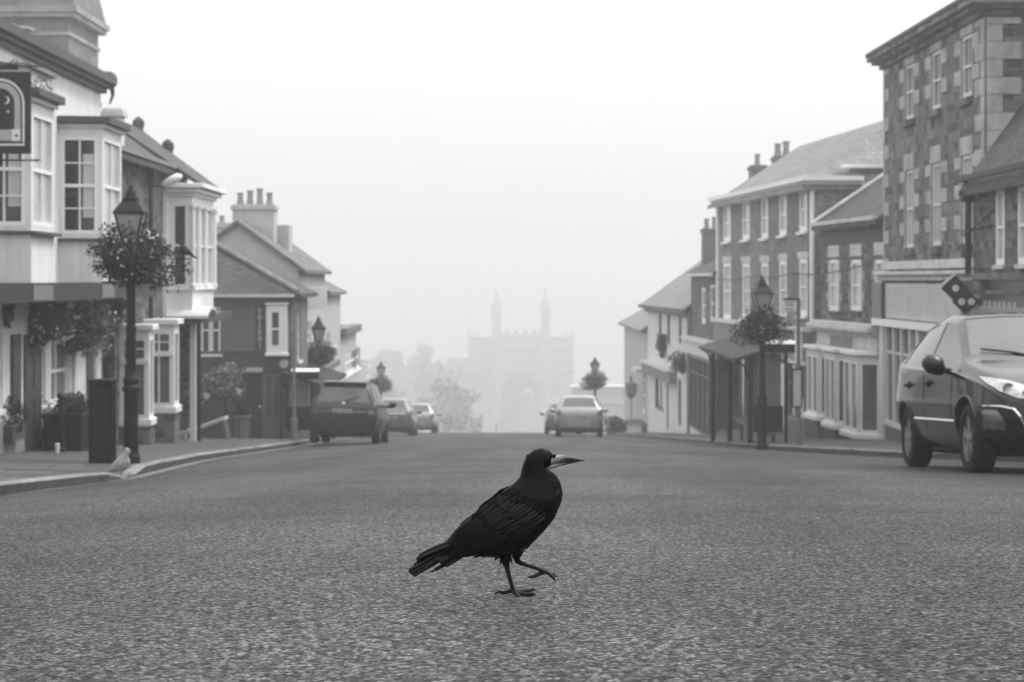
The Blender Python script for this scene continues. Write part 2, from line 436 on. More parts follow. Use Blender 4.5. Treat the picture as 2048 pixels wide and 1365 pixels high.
so = bpy.data.objects.new('sun', sun); COL.objects.link(so)
so.rotation_euler = Vector((-.50, -.14, -.85)).to_track_quat('-Z', 'Y').to_euler()
hz = MB(); hz.box((-95, -24, -112), (95, 1040, HAZE_TOP))
hv, N, L, B = nt('haze'); N.remove(B)
pv = N.new('ShaderNodeVolumePrincipled'); pv.inputs['Color'].default_value = (HAZE_C, HAZE_C, HAZE_C, 1); pv.inputs['Density'].default_value = HAZE_D
pv.inputs['Anisotropy'].default_value = HAZE_G
L.new(pv.outputs[0], N['Material Output'].inputs['Volume'])
ho = hz.build('haze', hv); tag(ho, kind='stuff')

# ------------------------------------------------------------------ the street
SL = .073
def cz(y): return -.40-SL*y if y < 118 else -.40-SL*118-.11*(min(y, 1010)-118)
LK = [(-20, -5.2, .10), (0, -5.0, .10), (10, -4.93, -.18), (19, -4.87, None), (25, -4.9, None), (29, -5.2, None), (36, -5.62, None), (53, -5.75, None), (66, -6.1, None), (80, -6.45, None), (105, -6.9, None), (118, -7.0, None), (300, -7.0, None)]
LZ = [(-20, -.1), (10, -.2), (19, -.27), (25, -.285), (36, -.232), (53, -.15), (80, -.03), (105, .04), (300, 0)]
RX = [(-20, 9.5), (10, 9.0), (20, 8.5), (30, 7.68), (36, 6.95), (46, 6.2), (53, 6.05), (66, 6.3), (100, 5.75), (118, 5.6), (300, 5.6)]
RZ = [(-20, -.1), (20, -.12), (30, -.15), (36, -.18), (66, -.18), (100, -.12), (300, -.1)]
LX = [(a, b) for a, b, c in LK]
def lk(y): return interp(LX, y), cz(y)+interp(LZ, y)
def rk(y): return interp(RX, y), cz(y)+interp(RZ, y)
def cxl(y): return .0228*min(y, 118)*.6
def road_z(x, y):
    c = cxl(y); z0 = cz(y)
    kx, kz = lk(y) if x < c else rk(y)
    t = (x-c)/(kx-c); return z0+(kz-z0)*t*t
def kh(y): return interp([(-20, .12), (24.2, .12), (24.9, .03), (26.6, .03), (27.4, .12), (300, .12)], y)
def pave_z(x, y):
    if x < 0:
        kx, kz = lk(y); return kz+kh(y)+min(.06, (kx-x)*.02)
    kx, kz = rk(y); return kz+.12+min(.06, (x-kx)*.02)

ys = [-18+.6*i for i in range(64)]+[20.5+1.25*i for i in range(96)]+[141+8*i for i in range(20)]
m = MB(); rows = []
for y in ys:
    a, b = lk(y)[0], rk(y)[0]
    rows.append([(x, y, road_z(x, y)) for x in (lerp(a-.02, b+.02, k/24) for k in range(25))])
m.loft(rows, cap=False, closed=False)
tag(m.build('road', M['asphalt'], recalc=False, smooth=True), kind='structure')
m = MB(); m.loft([[(x, y, cz(y)-.75) for x in (-90, -7.4, 7.4, 90)] for y in (-20, 20, 60, 118, 160, 220, 290, 420, 640, 1030)], cap=False, closed=False)
tag(m.build('ground', M['ground'], recalc=False), kind='structure')
yp = [y for y in ys if y < 140]
m = MB(); m.loft([[(x, y, pave_z(x, y)) for x in (lk(y)[0]-.16, lk(y)[0]-1.2, lk(y)[0]-2.6, -17)] for y in yp], cap=False, closed=False)
m.loft([[(x, y, pave_z(x, y)) for x in (rk(y)[0]+.16, rk(y)[0]+1.2, rk(y)[0]+3, 19)] for y in yp], cap=False, closed=False)
tag(m.build('pavement', M['paving'], recalc=False), kind='structure')
m = MB()
for f, s in ((lk, -1), (rk, 1)):
    rows = []
    for y in yp:
        x, z = f(y); h = kh(y) if s < 0 else .12
        j = .006*math.sin(y*2.1)
        rows.append([(x+j, y, z-.1), (x+s*.006+j, y, z+h-.018), (x+s*.022+j, y, z+h+.004), (x+s*.17, y, z+h+.005), (x+s*.17, y, z-.1)])
    m.loft(rows, cap=True, closed=True)
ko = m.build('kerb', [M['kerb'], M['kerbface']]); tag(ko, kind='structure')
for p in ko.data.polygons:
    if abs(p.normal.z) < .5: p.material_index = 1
m = MB()
for f, s in ((lk, 1), (rk, -1)):
    m.loft([[(x, y, road_z(x, y)+.005) for x in (f(y)[0]+s*.0, f(y)[0]+s*.24)] for y in yp], cap=False, closed=False)
tag(m.build('gutter_path', M['gutter'], recalc=False), kind='structure')
# ------------------------------------------------------------------ foliage helpers
def leaves(c, r, n, size, rng, mt, name, parent, shell=.45, droop=0, lump=3):
    m = MB(); c = Vector(c)
    cl = [(Vector((rng.gauss(0, 1), rng.gauss(0, 1), rng.gauss(0, 1))).normalized(), rng.uniform(.12, .3)) for _ in range(lump*4)]
    for _ in range(n):
        d = Vector((rng.gauss(0, 1), rng.gauss(0, 1), rng.gauss(0, 1))).normalized()
        b = 1+sum(a for q, a in cl if q.dot(d) > .82)*.7-.12
        k = b*(shell+(1-shell)*rng.random()**.6)
        p = Vector((d.x*r[0], d.y*r[1], d.z*r[2]))*k
        if droop and d.z < 0: p.z -= droop*rng.random()*abs(d.x)
        m.leaf(c+p, size*rng.uniform(.6, 1.35), rng)
    return m.build(name, M[mt], parent, recalc=False)
def petals(c, r, n, size, rng, parent, name='blossoms'):
    m = MB(); c = Vector(c)
    for _ in range(n):
        d = Vector((rng.gauss(0, 1), rng.gauss(0, 1), rng.gauss(.15, 1))).normalized()
        p = c+Vector((d.x*r[0], d.y*r[1], d.z*r[2]))*rng.uniform(1.02, 1.22)
        for _k in range(3): m.leaf(p+Vector((rng.gauss(0, .4), rng.gauss(0, .4), rng.gauss(0, .4)))*size, size, rng)
    return m.build(name, M['petal'], parent, recalc=False)
def hanging_basket(label, c, r, n, rng, mt='leaf', fl=14, group=None, top=None, size=.09, droop=.2, wallx=None):
    t = thing('hanging_basket', label, 'flower basket', c, group); c = Vector(c)
    leaves(c, r, n, size, rng, mt, 'foliage', t, droop=droop)
    if fl: petals(c, r, fl, .06, rng, t)
    m = MB(); h = r[2]*.8
    m.lathe([(.03, -h*.75), (r[0]*.45, -h*.55), (r[0]*.6, -.05), (r[0]*.55, -.05)], c, 12); m.ball(c+Vector((0, 0, -.05*r[2])), (r[0]*.74, r[1]*.74, r[2]*.72), 14, 9); m.build('basket_liner', M['moss'], t)
    m = MB(); tp = Vector(top) if top else c+Vector((0, 0, r[2]*1.5))
    for k in range(3):
        q = k*2.09; m.tube([c+Vector((r[0]*.58*math.cos(q), r[0]*.58*math.sin(q), 0)), tp], .008, 5)
    m.build('chain', M['iron'], t)
    if wallx is not None:
        m = MB(); s = 1 if wallx < c.x else -1
        m.tube([(wallx, tp.y, tp.z-.35), (wallx, tp.y, tp.z), (tp.x, tp.y, tp.z)], .014, 6); m.tube([(wallx, tp.y, tp.z-.33), (lerp(wallx, tp.x, .7), tp.y, tp.z)], .011, 6)
        m.build('bracket', M['iron'], t)
    return t

# ------------------------------------------------------------------ white inn
def sub(fr, a, b, hint_uw):
    """a plane standing between two (u, w) points of a facade frame"""
    A, B = fr((a[0], a[1], 0)), fr((b[0], b[1], 0)); O = fr((0, 0, 0)); H_ = fr((hint_uw[0], hint_uw[1], 0))-O
    return Fr((A.x, A.y), (B.x, B.y), (H_.x, H_.y))
def bay(root, fr, u0, u1, p, zb, zs, zh, zt, wall, near=None, front=None, far=None, cant=0.0, name='bay'):
    """a box bay: zb foot, zs sill, zh head, zt underside of its roof; each face gets one window from its options"""
    bm_ = MB(fr); pts = [(u0, 0), (u0+cant, p), (u1-cant, p), (u1, 0)]
    faces = []
    for i, opt in enumerate((near, front, far)):
        a, b = pts[i], pts[i+1]; h = [(-1, .2), (0, 1), (1, .2)][i]
        f2 = sub(fr, a, b, h); sm = MB(f2); ops = []
        if opt:
            mL, mR = opt.pop('ml', .1), opt.pop('mr', .1); n = opt.pop('n', 1); gap = opt.pop('gap', .09)
            wd = (f2.L-mL-mR-gap*(n-1))/n
            ops = [(mL+k*(wd+gap), mL+k*(wd+gap)+wd, zs, zh) for k in range(n)]
        wall_open(sm, 0, f2.L, zb, zt, ops, .07)
        o_ = len(bm_.v); bm_.v += sm.v; bm_.f += [[q+o_ for q in f] for f in sm.f]; bm_.mi += sm.mi
        faces.append((f2, ops, opt))
    for z in (zb, zt): bm_.add([(q[0], q[1], z) for q in pts], [(0, 1, 2, 3)])
    bo = bm_.build(name, M[wall], root)
    for f2, ops, opt in faces:
        for q in ops: window(bo, f2, *q, depth=.065, **opt)
    return bo
def ledge(root, fr, u0, u1, p, z0, z1, m, over=.1, cant=0., name='ledge'):
    b = MB(fr); c = cant
    b.prism([(u0-over, 0, z0), (u0+c-over*.8, p+over, z0), (u1-c+over*.8, p+over, z0), (u1+over, 0, z0)], (0, 0, z1-z0))
    return b.build(name, M[m], root, bevel=.012)

H1 = House('white_inn', 'white stuccoed inn with two upstairs bay windows over flower baskets, at the left edge', (-8.45, -16), (-8.72, 42.4), 9, -5.2, 4.02, 'stucco')
fr = H1.fr; u_ = lambda px, w=0: fr.pick(px, HY, w)[0]
# ground floor openings
def gdoor(H, u0, u1, z0, z1, m='darkpaint', depth=.22, name='door'):
    H.opens.append((u0, u1, z0, z1)); b = MB(H.fr)
    b.box((u0, -depth, z0), (u1, -depth+.05, z1))
    for k in range(2):
        for j in range(2):
            a = lerp(u0, u1, .1+.45*k); b.box((a, -depth+.05, lerp(z0, z1, .08+.45*j)), (a+(u1-u0)*.34, -depth+.065, lerp(z0, z1, .45+.47*j)))
    o = b.build(name, M[m], H.root)
    h = MB(H.fr); c = ((u0+u1)/2+.32*(u1-u0), -depth+.1, lerp(z0, z1, .47)); h.ball(c, .035, 8, 5); h.build('handle', M['chrome'], o)
    return o
gdoor(H1, u_(46), u_(84), -3.12, -.98, 'darkpaint', .05)
H1.wpx(98, 678, 140, 806, cols=2, rows=1, gmat='glassmid', sill=.06)
H1.win(u_(150)-.1, u_(160), -2.1, -1.2, cols=1, rows=1, gmat='glassmid')
H1.win(u_(-60), u_(6), -2.2, -.9, cols=2, rows=1, gmat='glassmid', sill=.06)
H1.finish(depth=.24)
for a, b in ((20, 37), (168, 182)):
    bxpart('shutter', fr, [((u_(a), .003, -2.35), (u_(b), .05, -.95))]+[((u_(a)+.04, .05, -2.3+.13*k), (u_(b)-.04, .062, -2.22+.13*k)) for k in range(10)], 'darkpaint', H1.root)
bxpart('pilaster', fr, [((u_(143), .003, -3.6), (u_(165), .07, -.62)), ((u_(187), .003, -2.4), (u_(197), .06, -.62)), ((u_(85.5), .003, -2.25), (u_(97), .05, -.62))], 'stuccoold', H1.root)
bxpart('dado', fr, [((u_(85.5), .003, -5), (u_(142), .045, -2.38)), ((u_(-400), .003, -5), (u_(44.5), .045, -2.42)), ((u_(166), .003, -5), (u_(199.5), .045, -2.45))], 'dado', H1.root)
# bays
for (a, b, nm, gg) in ((62, 108, 0, 'glass'), (205, 243, 1, 'glass')):
    U0, U1 = u_(a, .82), u_(b, .82)
    bo = bay(H1.root, fr, U0-.12, U1+.12, .82, -.05, .88, 2.74, 2.92, 'stucco', cant=.12, name='bay_window',
             near=dict(cols=2, rows=2, gmat='glass', ml=.06, mr=.1, fw=.055), front=dict(cols=2, rows=1, gmat='glasslight', ml=.1, mr=.1, n=1, fw=.06), far=dict(cols=1, rows=1, ml=.1, mr=.1))
    ledge(bo, fr, U0-.12, U1+.12, .82, 2.92, 3.0, 'offwhite', .07, .12, 'frieze')
    ledge(bo, fr, U0-.12, U1+.12, .82, 3.003, 3.14, 'lead', .17, .12, 'bay_roof')
    ledge(bo, fr, U0-.12, U1+.12, .82, .74, .80, 'lead', .12, .12, 'ledge')
    # pale blind and curtain seen behind the near sash
    f2 = sub(fr, (U0-.12, 0), (U0, .82), (-1, .2))
    bxpart('blind', f2, [((.46, -.05, 1.2), (.66, -.047, 2.42)), ((.40, -.05, .95), (.42, -.047, 2.7))], 'blind', bo)
U0, U1 = u_(62, .7), u_(108, .7)
bp = bxpart('parapet_panel', fr, [((U0-.1, .003, 3.15), (U1+.05, .66, 3.52))], 'stuccoold', H1.root)
bxpart('coping', fr, [((U0-.18, .003, 3.52), (U1+.13, .74, 3.59))], 'dado', bp)
q = MB(fr); rg = random.Random(3)
for k in range(26):
    q.ball((lerp(U0, U1, rg.random()), .665, rg.uniform(3.22, 3.46)), (.05, .02, .035), 7, 4)
q.build('relief', M['dado'], bp)
# fascia with pale panels
pf = bxpart('fascia', fr, [((u_(-300), .003, -.37), (u_(236), .88, -.053))], 'signboard', H1.root)
bxpart('panel', fr, [((u_(66, .88), .88, -.34), (u_(105, .88), .894, -.09)), ((u_(203, .88), .88, -.34), (u_(228, .88), .894, -.09))], 'midpaint', pf)
cg = MB(fr)
for i, (w, z0, z1) in enumerate(((.10, 3.96, 4.06), (.2, 4.06, 4.14), (.3, 4.14, 4.30))): cg.box((-.1, -.3, z0), (H1.L+.16+i*.05, w, z1))
cg.build('cornice', M['lead'], H1.root)
sc = MB(fr); sc.lathe([(.02, -.1), (.17, -.1), (.2, 0), (.17, .1), (.02, .1)], (H1.L+.22, .12, 4.25), 12, axis='x'); sc.tube([(H1.L+.15, .2, 4.1), (H1.L+.3, .2, 3.95), (H1.L+.22, .15, 3.75)], [.06, .04, .02], 8)
sc.build('scroll', M['oldstone'], H1.root)
rf = MB(fr); slab(rf, [(0, -.3, 4.3), (H1.L, -.3, 4.3), (H1.L, -9, 4.4), (0, -9, 4.4)], [(0, 1, 2, 3)], .1); rf.build('roof', M['lead'], H1.root)

# pub sign on its bracket
d = 31.0; c0 = at(0, 226, d)
sg = thing('pub_sign', 'hanging black sign painted with a moonlit archway, on an iron bracket', 'sign', (c0.x, d, c0.z))
S_ = 4000/d; hw, hh = 62/S_, 82/S_
b = MB(lambda p: Vector((c0.x+p[0], d+p[1], c0.z+p[2])))
b.box((-hw, -.03, -hh), (hw, .03, hh)); bd = b.build('board', M['signboard'], sg, bevel=.006)
FRs = b.fr
def arch(rx, z0, zc, ry, n=20): return [(-rx, z0)]+[(-rx*math.cos(math.pi*k/n), zc+ry*math.sin(math.pi*k/n)) for k in range(n+1)]+[(rx, z0)]
def ring(mb, P0, P1, y0, y1):
    n = len(P0)
    for i in range(n-1):
        mb.hexa([(P0[i][0], y0, P0[i][1]), (P1[i][0], y0, P1[i][1]), (P1[i+1][0], y0, P1[i+1][1]), (P0[i+1][0], y0, P0[i+1][1]),
                 (P0[i][0], y1, P0[i][1]), (P1[i][0], y1, P1[i][1]), (P1[i+1][0], y1, P1[i+1][1]), (P0[i+1][0], y1, P0[i+1][1])])
px_ = lambda v: v/S_
b = MB(FRs); ring(b, arch(px_(50), px_(-62), px_(18), px_(50)), arch(px_(46), px_(-58), px_(18), px_(46)), -.03, -.036); b.box((-px_(50), -.036, px_(-66)), (px_(50), -.03, px_(-62)))
b.build('border', M['signwhite'], bd)
b = MB(FRs); ring(b, arch(px_(42), px_(-56), px_(18), px_(43)), arch(px_(30), px_(-56), px_(18), px_(31)), -.03, -.035)
b.box((-px_(30), -.034, px_(-56)), (px_(25), -.03, px_(-34))); b.build('archway', M['signgrey'], bd)
b = MB(FRs); b.box((px_(25), -.037, px_(-57)), (px_(42), -.031, px_(-33)))
n = 14; P0 = [(px_(12+8*math.cos(q)), px_(25+8*math.sin(q))) for q in [math.pi*(-.62+1.24*k/n) for k in range(n+1)]]; P1 = [(px_(9.5+7*math.cos(q)), px_(25.5+7.4*math.sin(q))) for q in [math.pi*(-.60+1.2*k/n) for k in range(n+1)]]
ring(b, P0, P1, -.03, -.035); b.ball((px_(17), -.031, px_(2)), (.022, .006, .018), 8, 4); b.ball((px_(-12), -.031, px_(34)), (.015, .006, .015), 8, 4)
b.build('moon', M['signwhite'], bd)
b = MB(FRs); b.ball((px_(34), -.037, px_(-46)), (.024, .006, .024), 8, 4); b.build('rosette', M['signboard'], bd)
b = MB(FRs)
for z in (px_(93), px_(-95)):
    b.tube([(-hw-.28, 0, z), (px_(74), 0, z)], .016, 6); b.lathe([(.002, px_(70)), (.03, px_(73)), (.012, px_(76)), (.002, px_(84))], (0, 0, z), 8, axis='x')
b.box((-hw, -.03, px_(86)), (px_(36), .03, px_(96)))
b.tube([(-hw-.28, 0, px_(125)), (-hw, 0, px_(116)), (px_(30), 0, px_(95))], .012, 6)
for k in range(9): b.tube([(px_(28)+.05*math.cos(k*.7), 0, px_(100)+.04*math.sin(k*.7)), (px_(28)+.05*math.cos(k*.7+.7), 0, px_(100)+.04*math.sin(k*.7+.7))], .009, 5)
for x in (-40, -10, 15, 40): b.box((px_(x)-.012, -.012, px_(-95)), (px_(x)+.012, .012, px_(-82)))
b.build('bracket', M['iron'], sg)

# planters, baskets and oddments outside the inn
GB = 'flower baskets hung along the white inn'
rb = random.Random(21)
def bask(label, px, py, d, rpx, n, **k):
    c = at(px, py, d); r = [q*d/4000 for q in rpx]
    return hanging_basket(label, c, (r[0], r[0]*.8, r[1]), n, rb, group=GB, wallx=-8.6, **k)
bask('large dark flower basket with white blooms over the inn door', 74, 635, 36.3, (76, 56), 4200, fl=110, top=at(74, 590, 36.3), size=.06)
bask('pale silvery trailing basket between the inn door and the second bay', 160, 655, 39.2, (72, 58), 3800, mt='leafpale', fl=36, top=at(160, 598, 39.2), size=.055, droop=.35)
bask('small dark basket at the far corner of the white inn', 212, 620, 42.0, (46, 36), 1900, fl=8, top=at(212, 592, 42), size=.06)
bask('dark basket cut by the left edge of the photo, above a shutter', -4, 600, 34.2, (36, 62), 2000, fl=14, top=at(-4, 552, 34.2), size=.085)
t = thing('window_box', 'dark planted box on the wall left of the inn door', 'planter', at(8, 850, 34.4)); c = at(8, 832, 34.4)
leaves(c, (.36, .4, .34), 1400, .06, rb, 'leaf', 'foliage', t); m = MB(); m.box((c.x-.3, c.y-.45, c.z-.42), (c.x+.26, c.y+.45, c.z-.14)); m.build('trough', M['renderdark'], t, bevel=.01)
c = at(146, 905, 37.2); pz = pave_z(c.x, c.y)
t = thing('trough_planter', 'big black trough planter with low dark shrubs against the inn wall', 'planter', (c.x, c.y, pz))
m = MB(); x0, x1 = c.x-.34, c.x+.34; m.box((x0, c.y-.9, pz), (x1, c.y+.9, pz+.72)); m.box((x0-.03, c.y-.93, pz+.66), (x1+.03, c.y+.93, pz+.735)); m.build('trough', M['black'], t, bevel=.012)
leaves((c.x, c.y, pz+.86), (.36, .9, .2), 900, .07, rb, 'leaf', 'foliage', t, shell=.1)
c = at(122, 905, 35.6); pz = pave_z(c.x, c.y)
t = thing('bollard', 'thin black post beside the trough planter outside the inn', 'bollard', (c.x, c.y, pz))
m = MB(); m.lathe([(.085, pz), (.085, pz+.06), (.06, pz+.08), (.055, pz+.95), (.075, pz+.97), (.075, pz+1.0), (.03, pz+1.05), (.005, pz+1.06)], (c.x, c.y, 0), 12); m.build('post', M['iron'], t)
c = at(114.5, 911, 34.6); pz = pave_z(c.x, c.y)
t = thing('paper_cup', 'white paper cup left on the pavement outside the inn', 'cup', (c.x, c.y, pz))
m = MB(); m.lathe([(.03, pz+.004), (.042, pz+.15), (.045, pz+.152), (.045, pz+.16), (.03, pz+.165)], (c.x, c.y, 0), 14); m.build('cup_wall', M['cup'], t)

# ------------------------------------------------------------------ tall stone building behind the inn
TB = thing('stone_tower', 'tall hazy classical stone tower rising behind the inn roof, with arched hoods and cornices', 'tower', (-21, 84, -6))
m = MB(); X0, X1, Y0, Y1 = -27, -17.75, 80, 85.8
m.box((X0, Y0, -7), (X1, Y1, 9.0)); m.box((X0, Y0, 9.0), (X1, Y1, 10.5)); m.hexa([(X0, Y0-.2, 10.91), (X1+.3, Y0-.2, 10.91), (X1+.3, Y1+.3, 10.91), (X0, Y1+.3, 10.91), (X0, Y0+.1, 12.9), (X1-.15, Y0+.1, 12.9), (X1-.15, Y1-.1, 12.9), (X0, Y1-.1, 12.9)]); m.build('wall', M['oldstone'], TB)
m = MB()
for z, o, h in ((7.4, .14, .2), (8.75, .2, .2), (9.78, .08, .14), (10.5, .3, .18), (10.69, .42, .22), (8.2, .08, .12)): m.box((X0-o, Y0-o, z), (X1+o, Y1+o, z+h))
m.build('cornice', M['monument'], TB)
m = MB()
for cx_, r, z in ((-20.55, .95, 9.95), (-19.45, .42, 9.95), (-22.6, .8, 9.95)):
    P0 = [(cx_-r*math.cos(math.pi*k/12), z+r*.42*math.sin(math.pi*k/12)) for k in range(13)]; P1 = [(cx_-(r-.16)*math.cos(math.pi*k/12), z+(r-.16)*.36*math.sin(math.pi*k/12)) for k in range(13)]
    ring(m, P0, P1, Y0-.22, Y0+.4)
for x in (-20.95, -20.3, -19.5): m.lathe([(.22, 8.95), (.16, 9.0), (.15, 9.5), (.22, 9.56)], (x, Y0+.05, 0), 10)
m.build('arch_hood', M['granite'], TB)
m = MB(); m.box((X0, Y0+1, 12.9), (X1-1, Y1-1, 13.0)); m.build('roof', M['slate'], TB)
m = MB()
for k, x in enumerate((-26, -23.8, -21.6)): m.box((x, Y0-.03, 3+.01*k), (x+.9, Y0+.02, 6))
for y in (81.2, 83.6): m.box((X1-.02, y, 3), (X1+.03, y+.8, 6))
m.build('window', M['glass'], TB)

# ------------------------------------------------------------------ stone house with white corner bay
H2 = House('stone_house', 'dark rubble stone house with a tall white pillared bay and hipped slate roof', (-8.70, 42.45), (-8.75, 53.9), 3.9, -5.6, 2.95, 'rubble')
fr = H2.fr
u_ = lambda px, w=0: fr.pick(px, HY, w)[0]
gdoor(H2, .1, 1.35, -3.6, -1.15, 'darkpaint', .3)
gdoor(H2, u_(340), u_(382), -4.05, -.95, 'black', .35)
H2.finish(gable=(0,), zr=4.35)
rfo = H2.roof(4.35, 'slate', over=.3, near=0, far=0, eo=0)
m = MB(fr); slab(m, [(H2.L, .3, 2.72), (H2.L, -1.95, 4.35), (H2.L+3.4, -1.9, 4.35), (H2.L-.4, .95, 2.35), (H2.L+.3, -4.2, 2.7)], [(0, 3, 2, 1), (1, 2, 4)], .1); 
slab(m, [(H2.L-3.9, 1.0, 2.38), (H2.L-.1, 1.0, 2.38), (H2.L+3.3, -1.95, 4.36), (H2.L-3.5, -1.95, 4.37)], [(0, 1, 2, 3)], .1)
m.build('bay_roof', M['slate'], rfo)
m = MB(fr)
for u, w, z in ((H2.L+3.2, -1.9, 4.35), (H2.L+1.95, -.85, 3.62)): m.lathe([(.16, z-.2), (.14, z), (.18, z+.05), (.16, z+.2), (.05, z+.3)], (u, w, 0), 8); m.box((u-.3, w-.08, z-.15), (u+.05, w+.08, z+.06))
m.build('finial', M['slate'], rfo)
c = at(228, 250, 45.2); chimney(rfo, (c.x, c.y), .40, .42, 2.9, 3.86, 0, 'stuccoold')
U0, U1 = u_(385, .72), u_(427, .72)
bo = bay(H2.root, fr, U0-.02, U1, .72, -.78, -.15, 1.88, 2.1, 'white', name='bay_window', near=dict(cols=1, rows=1, gmat='glass', ml=.25, mr=.15, fw=.03),
         front=dict(cols=1, rows=1, n=3, gmat='glasslight', ml=.22, mr=.22, gap=.24, fw=.05), far=dict(cols=1, rows=1))
for k, (z0, z1, o) in enumerate(((2.1, 2.19, .08), (2.19, 2.3, .2), (2.3, 2.42, .32))): ledge(bo, fr, U0-.02, U1, .72, z0, z1-.003, 'white', o, 0, 'cornice')
ledge(bo, fr, U0-.02, U1, .72, -.27, -.2, 'white', .07, 0, 'sill'); ledge(bo, fr, U0-.02, U1, .72, -.86, -.79, 'white', .04, 0, 'moulding')
m = MB(fr)
for u, w in ((U0-.03, .74), (U0-.03, .08), (U0+.75, .76), (U0+1.9, .76), (U1-.1, .76)): m.lathe([(.085, -.2), (.085, -.12), (.06, -.1), (.055, 1.75), (.09, 1.82), (.09, 1.9)], (u, w, 0), 10)
m.build('column', M['white'], bo)
m = MB(fr)   # curved hood over the doorway
hp = [(u_(392, .72)+.9*math.sin(q), .72+.0, -.98+.3*math.cos(q)) for q in [-1.3+2.6*k/10 for k in range(11)]]
ring(m, [(p[0], p[2]) for p in hp], [(p[0], p[2]-.07) for p in hp], .1, 1.15); m.build('door_hood', M['offwhite'], H2.root)
bxpart('door_lintel', fr, [((u_(330), .003, -1.1), (u_(400), .9, -.88))], 'lead', H2.root)
m = MB(fr); up = u_(386, .62); m.box((up-.07, .55, -5.2), (up+.07, .69, -1.1)); m.build('porch_post', M['white'], H2.root)
m = MB(fr); ud = u_(398, .8); m.tube([(ud, .8, -1.0), (ud, .8, -5)], .05, 8); ud = u_(293); m.tube([(ud, .1, 2.6), (ud, .1, -1.0)], .055, 8); m.box((ud-.12, .02, 2.35), (ud+.12, .22, 2.7)); m.build('downpipe', M['iron'], H2.root)
bxpart('gutter', fr, [((-.2, .2, 2.78), (H2.L-3.7, .34, 2.88))], 'dado', H2.root)
bxpart('pilaster', fr, [((u_(325), .003, -1.0), (u_(334), .1, 2.3))], 'white', H2.root)
for (d0, d1, pr, ztop) in ((44.35, 44.95, .66, -1.12), (47.35, 48.1, .72, -1.06)):
    a, b_ = d0-42.45, d1-42.45; zf = -3.06 if d0 < 46 else -2.98
    w_ = bay(H2.root, fr, a, b_, pr, -5.3, zf, ztop-.18, ztop, 'white', name='shop_window', near=dict(cols=1, rows=1, gmat='glassmid', ml=.06, mr=.06, sash=False, fw=.05), front=dict(cols=1, rows=1, gmat='glassmid', ml=.06, mr=.06, sash=False, fw=.05), far=dict(cols=1, rows=1))
    f2 = sub(fr, (a, 0), (a, pr), (-1, 0)); L_ = f2.L
    zt_ = ztop-.75
    bxpart('transom', f2, [((.04, .002, zt_), (L_, .06, zt_+.12)), ((L_/2-.02, -.03, zf), (L_/2+.02, .012, ztop-.2))]+[((.08, -.03, zt_+.32), (L_-.06, .008, zt_+.35))]+[((.06+L_*.25*k, -.03, zt_+.12), (.085+L_*.25*k, .009, ztop-.18)) for k in (1, 3)], 'white', w_)
    ledge(w_, fr, a, b_, pr, ztop, ztop+.13, 'white', .1, 0, 'cornice'); ledge(w_, fr, a, b_, pr, zf-.18, zf-.02, 'white', .06, 0, 'sill')
    b = MB(fr); b.box((a-.015, .003, -5.4), (b_+.015, pr+.015, zf-.2)); b.build('stall_riser', M['rubble'], w_)
# street light on the house wall
c = at(268, 374, 48.2); t = thing('wall_lantern', 'pale modern street light head on an arm from the stone house wall', 'street light', (c.x, c.y, c.z))
m = MB(); e0 = Vector((-8.6, 48.4, c.z)); e1 = at(330, 374, 48.2); m.tube([(-8.68, 48.4, c.z-.02), at(268, 372, 48.2), e1], .022, 6); m.build('arm', M['iron'], t)
m = MB(); a, b_ = at(322, 372, 48.2), at(364, 351, 48.2); dv = (b_-a); m.tube([a, a+dv*.15, a+dv*.5, a+dv*.85, b_], [.03, .075, .11, .10, .03], 10); m.build('lamp_head', M['white'], t, smooth=True)

# ------------------------------------------------------------------ grey newsagent's house standing forward, its end wall towards us
GH = thing('grey_house', 'grey rendered house with a vertical lettered sign and white oriel on its end wall', 'house', (-10, 60, -5))
fe = Fr((-13.6, 60), (-6.6, 60), (0, -1)); fs_ = Fr((-6.6, 60), (-6.6, 64.6), (1, 0))
def ex(px): return (px-CX)/F*60+13.6
def ez(py): return (HY-py)/F*60
m = MB(fe); ops = [(ex(402), ex(441), ez(708), ez(614)), (ex(489), ex(525), ez(880), ez(748)), (ex(532), ex(545), ez(840), ez(752)), (ex(549), ex(562), ez(836), ez(752)), (ex(566), ex(582), ez(832), ez(752))]
wall_open(m, 0, 7, -5.6, -.36, ops, .15)
for q in ((0, 1),): pass
m.fr = fs_; wall_open(m, 0, 4.6, -5.6, -.36, [(1.6, 2.5, -2.5, -1), (1, 3.6, -4.6, -3)], .15)
m.fr = None; m.quad((-13.6, 60, -5.6), (-13.6, 64.6, -5.6), (-13.6, 64.6, -.36), (-13.6, 60, -.36)); m.quad((-13.6, 64.6, -5.6), (-6.6, 64.6, -5.6), (-6.6, 64.6, -.36), (-13.6, 64.6, -.36))
m.build('wall', M['render'], GH)
window(GH, fe, ex(402), ex(441), ez(708), ez(614), cols=2, rows=1, gmat='glassmid', sill=.1, bar=.14, depth=.06)
for a, b_ in ((1.6, 2.5),): window(GH, fs_, a, b_, -2.5, -1, gmat='glassmid', sill=.06)
window(GH, fs_, 1, 3.6, -4.6, -3, cols=3, rows=1, sash=False, gmat='glassmid')
for i, (a, b_, t0) in enumerate(((532, 545, 840), (549, 562, 836), (566, 582, 832))): window(GH, fe, ex(a), ex(b_), ez(t0), ez(752), cols=1, rows=1, sash=False, fmat='midpaint', gmat='glassmid', fw=.03)
bo = bay(GH, fe, ex(535), ex(576), .32, ez(708), ez(694), ez(622), ez(610), 'white', name='oriel_window', near=dict(cols=1, rows=1), front=dict(cols=1, rows=1, ml=.13, mr=.2, fw=.04, gmat='glassmid'), far=dict(cols=1, rows=1, gmat='glasslight'))
